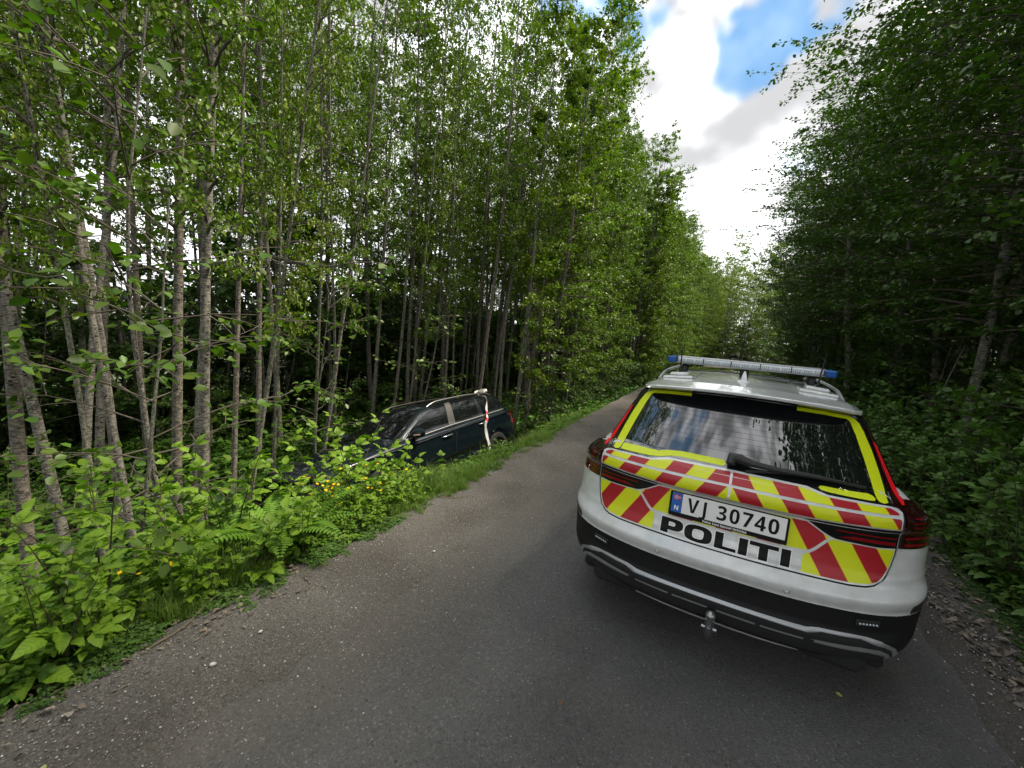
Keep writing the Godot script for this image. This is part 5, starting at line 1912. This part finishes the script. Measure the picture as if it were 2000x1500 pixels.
func raspberry(seed_: int, h: float, leaf_meshes: Array, label: String, group: String) -> Node3D:
	var r := RandomNumberGenerator.new()
	r.seed = seed_
	var o := thing("raspberry_plant", label, "plant", Vector3.ZERO, group)
	var stems := MB.new()
	var leaves := []
	for k in 3:
		var a := r.randf() * TAU
		var out := Vector3(cos(a), 0, sin(a))
		var hh := h * r.randf_range(0.6, 1.1)
		var lean := r.randf_range(0.1, 0.42) * hh
		var pts := PackedVector3Array()
		var base := out * r.randf_range(0.02, 0.12) + Vector3(0, -0.15, 0)
		for s in 7:
			var w := s / 6.0
			pts.append(base + Vector3(0, (hh + 0.15) * w, 0) + out * lean * w * w)
		stems.tube(pts, PackedFloat32Array([0.006, 0.0055, 0.005, 0.0045, 0.004, 0.003, 0.002]), 5, Color(0.07, 0.055, 0.03), false)
		var cnt := 6 + int(h * 4.0)
		var ph := r.randf() * TAU
		for e in cnt:
			var w := lerpf(0.30, 1.0, float(e) / (cnt - 1))
			var at := sample(pts, w)
			var az := ph + e * 2.4
			var dir := Vector3(cos(az), 0, sin(az)) * lerpf(1.0, 0.5, w) + Vector3.UP * lerpf(0.05, 0.9, w * w)
			dir = (dir + out * 0.25).normalized()
			var x := Vector3.UP.cross(dir).normalized()
			var sc := lerpf(1.05, 0.62, w) * r.randf_range(0.8, 1.2)
			leaves.append([Transform3D(Basis(x, dir.cross(x), dir) * Basis(Vector3.FORWARD, r.randfn(0, 0.25)) * Basis.from_scale(Vector3.ONE * sc), at), r.randi_range(0, leaf_meshes.size() - 1)])
	part(o, "stem", stems.mesh(), M.twig)
	for q in leaves:
		var m := part(o, "leaf", leaf_meshes[q[1]], M.berry_leaf)
		m.transform = q[0]
	return o


func herb_mesh(seed_: int, n: int, h: float, ln: float, tone: Color) -> ArrayMesh:       # a low tuft of small lobed leaves
	var r := RandomNumberGenerator.new()
	r.seed = seed_
	var b := MB.new()
	for k in n:
		var a := r.randf() * TAU
		var rad := h * sqrt(r.randf()) * 0.9
		var top := Vector3(cos(a) * rad, h * r.randf_range(0.35, 1.0) * (1.0 - 0.3 * rad / h), sin(a) * rad)
		var col := tone * r.randf_range(0.75, 1.25)
		b.tube(PackedVector3Array([Vector3(top.x * 0.2, -0.03, top.z * 0.2), top * 0.6 + Vector3(0, 0.02, 0), top]), PackedFloat32Array([0.0016, 0.0012, 0.0008]), 3, tone * 0.7, false)
		for e in 3:
			var az := a + (e - 1) * 1.0 + r.randfn(0, 0.2)
			var d := Vector3(cos(az), r.randf_range(-0.35, 0.15), sin(az)).normalized()
			b.leaf(top, d, (Vector3.UP + Vector3(r.randfn(0, 0.3), 0, r.randfn(0, 0.3))).normalized(), ln * r.randf_range(0.7, 1.2), ln * 0.62, col)
	return b.mesh()


func grass_mesh(seed_: int, n: int, h: float, tone: Color) -> ArrayMesh:
	var r := RandomNumberGenerator.new()
	r.seed = seed_
	var b := MB.new()
	for k in n:
		var a := r.randf() * TAU
		var o := Vector3(r.randfn(0, 0.05), -0.02, r.randfn(0, 0.05))
		var out := Vector3(cos(a), 0, sin(a))
		var hh := h * r.randf_range(0.5, 1.1)
		var lean := hh * r.randf_range(0.1, 0.65)
		var w := r.randf_range(0.0022, 0.0042)
		var sd := Vector3(-out.z, 0, out.x) * w
		var col := tone * r.randf_range(0.75, 1.3)
		var prev := []
		for s in 5:
			var t := s / 4.0
			var c := o + out * lean * t * t + Vector3(0, hh * (t - 0.18 * t * t * t), 0)
			var ww := sd * (1.0 - t * t * 0.95)
			var nn := (Vector3.UP * 0.5 - out * 0.6).normalized()
			var cur := [b.vert(c - ww, nn, col), b.vert(c + ww, nn, col)]
			if s > 0: b.quad(prev[0], cur[0], cur[1], prev[1])
			prev = cur
	return b.mesh()


func fern(called_label: String, at: Vector3, seed_: int, size: float):
	var r := RandomNumberGenerator.new()
	r.seed = seed_
	var o := thing("fern", called_label, "fern", at)
	for k in 9:
		var a := TAU * k / 9.0 + r.randfn(0, 0.15)
		var out := Vector3(cos(a), 0, sin(a))
		var sd := Vector3(-out.z, 0, out.x)
		var b := MB.new()
		var col := Color(0.13, 0.26, 0.03) * r.randf_range(0.85, 1.15)
		var n := 34
		var pts := PackedVector3Array()
		var ln := size * r.randf_range(0.8, 1.1)
		for s in n + 1:
			var t := float(s) / n
			pts.append(out * ln * (0.25 * t + 0.62 * t * t) + Vector3.UP * ln * (1.05 * t - 0.50 * t * t * t))
		var rad := PackedFloat32Array()
		for s in n + 1: rad.append(0.0035 * (1.0 - 0.8 * s / n))
		b.tube(pts, rad, 4, col * 0.8, false)
		for s in range(3, n):
			var t := float(s) / n
			var w := ln * 0.20 * sin(PI * pow(t, 0.75)) + 0.01
			var dir := (pts[s + 1] - pts[s]).normalized()
			for sg in [-1.0, 1.0]:
				b.leaf(pts[s], (sd * sg + dir * 0.35).normalized(), sd.cross(dir).normalized() * (1.0 if sd.cross(dir).y > 0.0 else -1.0), w, ln * 0.030, col)
		part(o, "frond", b.mesh(), M.herb_leaf)


func verges():
	var r := RandomNumberGenerator.new()
	r.seed = 505
	var bright := []
	var dusk := []
	for k in 4:
		var v: float = [0.78, 0.95, 1.04, 1.14][k]
		bright.append(compound_leaf(200 + k, 3 if k < 2 else 5, 0.126, Color(0.185 * v, 0.345 * v, 0.030 * v)).mesh())
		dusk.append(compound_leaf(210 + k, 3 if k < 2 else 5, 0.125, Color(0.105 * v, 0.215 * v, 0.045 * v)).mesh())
	# left verge: named plants first, then the rest of the thicket
	var named := [
		[-2.95, 1.42, 1.30, "tallest raspberry plant of the left verge, its bright top standing clear of the others"],
		[-2.72, 1.72, 0.55, "bright raspberry plant hanging out over the gravel at the left edge of the photo"],
		[-2.88, -0.30, 0.98, "raspberry plant before the bonnet of the dark car"],
		[-2.98, -0.62, 0.64, "raspberry plant covering the dark car's front wing"],
		[-3.08, -0.08, 1.0, "raspberry plant behind the buttercups, its top before the dark car's headlight"],
		[-3.18, -0.34, 1.12, "tall raspberry plant leaning against the bonnet of the dark car"],
		[-2.78, -0.70, 0.50, "raspberry plant before the front wheel arch of the dark car"],
		[-2.82, -1.05, 0.48, "raspberry plant below the door mirror of the dark car"],
		[-2.66, 0.86, 0.46, "dusty low raspberry plant leaning onto the gravel in the middle of the left verge"],
	]
	var src := []
	for k in named.size():
		var q: Array = named[k]
		var o := raspberry(300 + k, q[2], bright, q[3], "raspberry plants on the left verge")
		o.position = Vector3(q[0], ground_y(q[0], q[1]), q[1])
		src.append(o)
	var count := 0
	var grid := {}
	while count < 68:
		var z := r.randf_range(-1.4, 2.2) if count < 58 else r.randf_range(-1.0, 0.1)
		var x := edge_left(z) - 0.10 - absf(r.randfn(0, 0.48))
		if x < -4.2: continue
		if z < 0.15 and z > -1.4 and x < -3.15: continue
		if not free_spot(grid, Vector2(x, z), 0.11): continue
		put_spot(grid, Vector2(x, z))
		count += 1
		var o: Node3D = src[r.randi_range(0, src.size() - 1)].duplicate()
		o.name = numbered("raspberry_plant")
		add_child(o)
		var sc := clampf(0.50 + (edge_left(z) - x) * 0.85, 0.42, 1.15) * r.randf_range(0.75, 1.0)
		if z < 0.25: sc *= 0.66
		if z < -0.8: sc *= 0.75
		o.transform = Transform3D(Basis(Vector3.UP, r.randf() * TAU) * Basis.from_scale(Vector3.ONE * sc), Vector3(x, ground_y(x, z), z))
		var label := "%s raspberry plant of left verge, %s" % ["low" if sc < 0.55 else "tall", "beside the gravel" if edge_left(z) - x < 0.45 else "back towards the wood"]
		tag(o, label, "plant", "raspberry plants on the left verge")
		alike.append([o, label])
	# right verge: darker
	var rsrc := []
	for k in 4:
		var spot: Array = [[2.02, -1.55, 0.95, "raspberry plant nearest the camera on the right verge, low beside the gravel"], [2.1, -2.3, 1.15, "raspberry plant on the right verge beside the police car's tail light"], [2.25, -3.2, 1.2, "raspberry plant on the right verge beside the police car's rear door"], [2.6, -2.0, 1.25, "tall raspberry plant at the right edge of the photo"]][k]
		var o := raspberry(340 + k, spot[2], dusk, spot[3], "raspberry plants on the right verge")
		o.position = Vector3(spot[0], ground_y(spot[0], spot[1]), spot[1])
		rsrc.append(o)
	count = 0
	grid = {}
	while count < 75:
		var z := r.randf_range(-8.5, 0.0)
		var x := edge_right(z) + 0.38 + absf(r.randfn(0, 0.75))
		if x > 4.6: continue
		if not free_spot(grid, Vector2(x, z), 0.16): continue
		put_spot(grid, Vector2(x, z))
		count += 1
		var o: Node3D = rsrc[r.randi_range(0, 3)].duplicate()
		o.name = numbered("raspberry_plant")
		add_child(o)
		var sc := clampf(0.6 + (x - edge_right(z)) * 0.4, 0.55, 1.25) * r.randf_range(0.8, 1.1)
		o.transform = Transform3D(Basis(Vector3.UP, r.randf() * TAU) * Basis.from_scale(Vector3.ONE * sc), Vector3(x, ground_y(x, z), z))
		var label := "%s raspberry plant of right verge, %s" % ["low" if sc < 0.85 else "tall", "beside the gravel" if x - edge_right(z) < 0.9 else "back towards the wood"]
		tag(o, label, "plant", "raspberry plants on the right verge")
		alike.append([o, label])

	# grass, herbs, ground cover
	var tone := Color(0.115, 0.215, 0.032)
	var herbs := [herb_mesh(1, 26, 0.20, 0.055, tone), herb_mesh(2, 34, 0.13, 0.040, Color(0.10, 0.19, 0.04)), herb_mesh(3, 22, 0.30, 0.065, Color(0.125, 0.235, 0.03))]
	var grass := [grass_mesh(1, 60, 0.34, Color(0.13, 0.22, 0.035)), grass_mesh(2, 70, 0.22, Color(0.15, 0.24, 0.035))]
	var hx := [[], [], []]
	var hc := [[], [], []]
	var gx := [[], []]
	var gc := [[], []]
	for k in 9500:
		var near := k < 2600
		var z := r.randf_range(-3.0, 2.6) if near else -1.2 - 34.0 * pow(r.randf(), 2.3)
		var d := absf(r.randfn(0, 0.45 if near else 0.55)) + r.randf_range(-0.12, 0.05)
		if near and wob.get_noise_2d(z * 1.9 + 30.0, d * 3.0) < -0.06 and d < 0.6: continue
		var right := r.randf() < 0.2
		var x := edge_left(z) - d if not right else edge_right(z) + 0.25 + d
		var p := Vector3(x, ground_y(x, z), z)
		var sc := clampf(0.35 + d * 1.5, 0.35, 1.15) * r.randf_range(0.7, 1.2)
		if not right and z < -1.3 and z > -6.0: sc = minf(sc, 0.9) * (r.randf_range(0.7, 1.25) if d < 0.35 else 0.55)
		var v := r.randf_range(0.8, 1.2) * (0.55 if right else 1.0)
		var col := Color(v * r.randf_range(0.9, 1.15), v, v)
		var grassy := wob.get_noise_2d(x * 0.9 + 11.0, z * 0.8) > 0.02 or (z < -2.0 and r.randf() < 0.2)
		if grassy and not right:
			var i := r.randi_range(0, 1)
			gx[i].append(Transform3D(Basis(Vector3.UP, r.randf() * TAU) * Basis.from_scale(Vector3.ONE * sc * 1.1), p))
			gc[i].append(col)
		else:
			var i := 1 if d < 0.22 else r.randi_range(0, 2)
			hx[i].append(Transform3D(Basis.from_euler(Vector3(r.randfn(0, 0.12), r.randf() * TAU, r.randfn(0, 0.12))) * Basis.from_scale(Vector3.ONE * sc), p))
			hc[i].append(col)
	for i in 3:
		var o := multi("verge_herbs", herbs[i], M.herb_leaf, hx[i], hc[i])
		tag(o, ["small broad-leaved herbs along the road verges", "low creeping herbs at the edge of the gravel", "taller herbs filling the verges between the grass"][i], "herbs", "", "stuff")
	for i in 2:
		var o := multi("verge_grass", grass[i], M.grass_blade, gx[i], gc[i])
		tag(o, ["tall grass tufts on the left verge", "short grass along the left verge towards the bend"][i], "grass", "", "stuff")
	# floor of the woods
	var fx := []
	var fc := []
	for k in 5200:
		var left := r.randf() < 0.7
		var x := -3.3 - 13.0 * pow(r.randf(), 1.2) if left else 2.6 + 8.0 * r.randf()
		var z := r.randf_range(-30.0, 4.0)
		if left and x > -6.4 and z > -7.5 and z < -0.9: continue
		var sc := r.randf_range(0.9, 2.3)
		fx.append(Transform3D(Basis(Vector3.UP, r.randf() * TAU) * Basis.from_scale(Vector3.ONE * sc), Vector3(x, ground_y(x, z) - 0.02, z)))
		var v := r.randf_range(0.45, 0.85)
		fc.append(Color(v * 0.85, v, v))
	tag(multi("forest_floor_plants", herbs[2], M.herb_leaf, fx, fc), "low green plants covering the floor of the woods", "ground cover", "", "stuff")
	fern("bright green fern in the left verge beside the raspberry plants", Vector3(-2.88, ground_y(-2.88, 0.46), 0.46), 61, 0.78)
	fern("small fern behind the buttercups in the left verge", Vector3(-3.25, ground_y(-3.25, 0.05), 0.05), 62, 0.55)
	# willowherb shoots with narrow leaves
	for q in [[-3.55, 0.98, 0.95, "narrow-leaved willowherb shoot before the close pair of alders"], [-3.50, 0.74, 0.9, "narrow-leaved willowherb shoot right of the close pair of alders"], [-3.45, 0.52, 0.8, "narrow-leaved willowherb shoot near the fern"]]:
		var o := thing("willowherb", q[3], "plant", Vector3(q[0], ground_y(q[0], q[1]), q[1]), "willowherb shoots behind the raspberry thicket")
		var st := MB.new()
		var h: float = q[2]
		st.tube(PackedVector3Array([Vector3(0, -0.1, 0), Vector3(0.01, h * 0.5, 0), Vector3(0.03, h, 0.01)]), PackedFloat32Array([0.005, 0.004, 0.002]), 5, Color(0.07, 0.10, 0.03), false)
		part(o, "stem", st.mesh(), M.twig)
		for k in 34:
			var t := lerpf(0.35, 1.0, k / 33.0)
			var a := k * 2.4
			var b := MB.new()
			leaflet(b, Vector3(0.02 * t, h * t, 0), Vector3(cos(a), lerpf(0.0, 1.1, t * t), sin(a)).normalized(), Vector3.UP, lerpf(0.16, 0.07, t), 0.02, Color(0.10, 0.22, 0.03))
			part(o, "leaf", b.mesh(), M.berry_leaf)
	buttercups(r)


func buttercups(r: RandomNumberGenerator):
	var st := MB.new()
	st.tube(PackedVector3Array([Vector3(0, -0.05, 0), Vector3(0.01, 0.5, 0), Vector3(0.0, 1.0, 0.0)]), PackedFloat32Array([0.0022, 0.0018, 0.0014]), 4, Color(0.08, 0.15, 0.03), false)
	var fl := MB.new()
	for k in 5:
		var a := TAU * k / 5.0
		var d := Vector3(cos(a), 0.35, sin(a)).normalized()
		fl.leaf(Vector3.ZERO, d, Vector3.UP, 0.0135, 0.0135, Color(0.80, 0.52, 0.004))
	var sm := st.mesh()
	var fm := fl.mesh()
	var src: Node3D = null
	var spots := []
	for k in 28: spots.append([-2.78 + r.randfn(0, 0.14), 0.20 + r.randfn(0, 0.16), r.randf_range(0.42, 0.62)])
	for k in 10: spots.append([-2.62 + r.randfn(0, 0.10), -0.15 + r.randfn(0, 0.22), r.randf_range(0.25, 0.42)])
	for k in 5: spots.append([-2.66 + r.randfn(0, 0.08), r.randf_range(0.7, 1.95), r.randf_range(0.25, 0.40)])
	for q in spots:
		var o: Node3D
		if src == null:
			o = thing("buttercup", "", "flower")
			part(o, "stem", sm, M.twig)
			part(o, "flower", fm, M.petal)
			src = o
		else:
			o = src.duplicate()
			o.name = numbered("buttercup")
			add_child(o)
		o.position = Vector3(q[0], ground_y(q[0], q[1]), q[1])
		o.get_child(0).scale = Vector3(1, q[2], 1)
		o.get_child(1).transform = Transform3D(Basis.from_euler(Vector3(r.randfn(0, 0.35), r.randf() * TAU, r.randfn(0, 0.35))), Vector3(0, q[2], 0))
		var label := "%s yellow buttercup of the left verge, %s" % ["tall" if q[2] > 0.42 else "short", "beside the fern" if q[1] < 0.6 and q[0] < -2.68 else "near the gravel"]
		tag(o, label, "flower", "buttercups on the left verge")
		alike.append([o, label])


# ---------------------------------------------------------------- stones, dead leaves, sticks
func pebble(seed_: int) -> ArrayMesh:
	var r := RandomNumberGenerator.new()
	r.seed = seed_
	var b := MB.new()
	var g := (1.0 + sqrt(5.0)) / 2.0
	var ico := [Vector3(-1, g, 0), Vector3(1, g, 0), Vector3(-1, -g, 0), Vector3(1, -g, 0), Vector3(0, -1, g), Vector3(0, 1, g), Vector3(0, -1, -g), Vector3(0, 1, -g), Vector3(g, 0, -1), Vector3(g, 0, 1), Vector3(-g, 0, -1), Vector3(-g, 0, 1)]
	for k in 12:
		var p: Vector3 = ico[k].normalized() * r.randf_range(0.75, 1.1) * Vector3(1.0, 0.55, 0.75)
		b.vert(p, (p * Vector3(1, 2.2, 1.4)).normalized())
	for t in [[0, 11, 5], [0, 5, 1], [0, 1, 7], [0, 7, 10], [0, 10, 11], [1, 5, 9], [5, 11, 4], [11, 10, 2], [10, 7, 6], [7, 1, 8], [3, 9, 4], [3, 4, 2], [3, 2, 6], [3, 6, 8], [3, 8, 9], [4, 9, 5], [2, 4, 11], [6, 2, 10], [8, 6, 7], [9, 8, 1]]:
		b.tri(t[0], t[1], t[2])
	return b.mesh()


func dead_leaf_mesh(seed_: int) -> ArrayMesh:
	var r := RandomNumberGenerator.new()
	r.seed = seed_
	var b := MB.new()
	leaflet(b, Vector3(0, 0.1, -0.5), Vector3(0, 0.06, 1).normalized(), Vector3.UP.rotated(Vector3.FORWARD, r.randfn(0, 0.2)), 1.0, r.randf_range(0.5, 0.7), Color.WHITE)
	return b.mesh()


func small_things():
	var r := RandomNumberGenerator.new()
	r.seed = 909
	var px := [[], [], []]
	var pc := [[], [], []]
	for k in 15000:
		var z := 2.4 - 13.0 * pow(r.randf(), 1.7)
		var x := 0.0
		var s := 0.0
		var roll := r.randf()
		if roll < 0.52:
			x = edge_left(z) + 0.05 + absf(r.randfn(0.42, 0.32))
			s = 0.0025 + 0.0045 * pow(r.randf(), 3.0)
		elif roll < 0.74:
			x = r.randf_range(-1.9, 1.4)
			s = 0.0016 + 0.002 * pow(r.randf(), 3.0)
		else:
			x = edge_right(z) + 0.1 - absf(r.randfn(0.1, 0.28))
			s = 0.003 + 0.006 * pow(r.randf(), 3.0)
		var i := r.randi_range(0, 2)
		px[i].append(Transform3D(Basis.from_euler(Vector3(r.randfn(0, 0.3), r.randf() * TAU, r.randfn(0, 0.3))) * Basis.from_scale(Vector3.ONE * s), Vector3(x, 0.012 if x > -1.7 else 0.004, z)))
		var v := r.randf_range(0.12, 0.34)
		if r.randf() < 0.25: v = r.randf_range(0.40, 0.62)
		pc[i].append(Color(v * 1.03, v, v * 0.95))
	for i in 3:
		tag(multi("gravel", pebble(70 + i), M.stone, px[i], pc[i]), ["fine pale gravel scattered over the road and its shoulders", "grey chippings scattered over the road and its shoulders", "mixed grit scattered over the road and its shoulders"][i], "gravel", "", "stuff")
	# leaf litter under the right verge and at the left foot of the slope
	var lx := []
	var lc := []
	for k in 2000:
		var right := r.randf() < 0.86
		var z := 0.8 - 7.0 * pow(r.randf(), 1.2) if right else r.randf_range(0.6, 2.4)
		var x := edge_right(z) + absf(r.randfn(0.12, 0.28)) - 0.12 if right else edge_left(z) + r.randfn(0.05, 0.10)
		var s := r.randf_range(0.02, 0.06) if right else r.randf_range(0.012, 0.034)
		lx.append(Transform3D(Basis.from_euler(Vector3(r.randfn(0, 0.16), r.randf() * TAU, r.randfn(0, 0.16))) * Basis.from_scale(Vector3(s, s, s)), Vector3(x, ground_y(x, z) + r.randf_range(0.015, 0.03), z)))
		var v := r.randf_range(0.06, 0.20) * (1.0 if right else 1.15)
		lc.append(Color(v * 1.15, v * 0.95, v * 0.74))
	tag(multi("leaf_litter", dead_leaf_mesh(5), M.litter, lx, lc), "grey-brown dead leaves lying along the foot of the verges", "dead leaves", "", "stuff")
	# single dead leaves, stones and sticks that stand out
	var dm := dead_leaf_mesh(8)
	var one := [
		[-2.33, 1.78, 0.060, Color(0.30, 0.26, 0.20), "large pale dead leaf on the gravel, nearest the left verge"],
		[-2.24, 1.74, 0.055, Color(0.32, 0.29, 0.24), "pale curled dead leaf beside the large one on the gravel"],
		[-2.28, 1.98, 0.060, Color(0.30, 0.28, 0.22), "pale dead leaf near the bottom left corner"],
		[-2.02, 1.86, 0.045, Color(0.34, 0.36, 0.12), "small yellow-green fallen leaf near the bottom left corner"],
		[0.62, -0.28, 0.035, Color(0.42, 0.40, 0.08), "small yellow fallen leaf on the asphalt behind the police car"],
		[-0.55, 0.55, 0.028, Color(0.16, 0.06, 0.03), "small brown leaf on the asphalt at the bottom of the photo"],
		[1.42, -0.55, 0.06, Color(0.40, 0.36, 0.22), "pale fallen leaf on the gravel at the right edge of the road"],
	]
	for q in one:
		var o := part(self, "dead_leaf", dm, null)
		var m := StandardMaterial3D.new()
		m.albedo_color = (q[3] as Color).linear_to_srgb()
		m.roughness = 0.8
		o.material_override = m
		o.transform = Transform3D(Basis.from_euler(Vector3(0.1, r.randf() * TAU, 0.1)) * Basis.from_scale(Vector3.ONE * q[2]), Vector3(q[0], 0.014, q[1]))
		tag(o, q[4], "dead leaf")
	var ps := pebble(90)
	for q in [[-1.86, -0.1, 0.014, "white pebble alone on the left half of the road"], [-2.05, 1.30, 0.018, "largest pale pebble on the left gravel shoulder"], [-2.08, 1.06, 0.013, "pale pebble on the gravel beside the dusty raspberry leaves"]]:
		var o := part(self, "pebble", ps, null)
		var m := StandardMaterial3D.new()
		m.albedo_color = Color(0.62, 0.60, 0.57).linear_to_srgb()
		m.roughness = 0.8
		o.material_override = m
		o.transform = Transform3D(Basis(Vector3.UP, r.randf() * TAU) * Basis.from_scale(Vector3.ONE * q[2]), Vector3(q[0], 0.012, q[1]))
		tag(o, q[3], "pebble")
	for q in [[-2.40, 1.42, 0.5, 1.9, "thin dry stick lying on the gravel under the raspberry leaves"], [-2.20, 0.72, 0.22, 2.4, "curled yellow stem lying on the gravel"], [-2.48, -0.9, 0.4, 0.6, "dry stalk lying at the foot of the verge beside the dark car"]]:
		var b := MB.new()
		var pts := PackedVector3Array()
		for k in 6:
			pts.append(Vector3(q[2] * k / 5.0, 0.008 + 0.006 * sin(k * 1.9), 0.03 * sin(k * 1.3)))
		b.tube(pts, PackedFloat32Array([0.004, 0.0038, 0.0034, 0.003, 0.0026, 0.0015]), 5, Color(0.20, 0.16, 0.10))
		var o := part(self, "dry_stick", b.mesh(), M.twig)
		o.transform = Transform3D(Basis(Vector3.UP, q[3]), Vector3(q[0], 0.004, q[1]))
		tag(o, q[4], "stick")
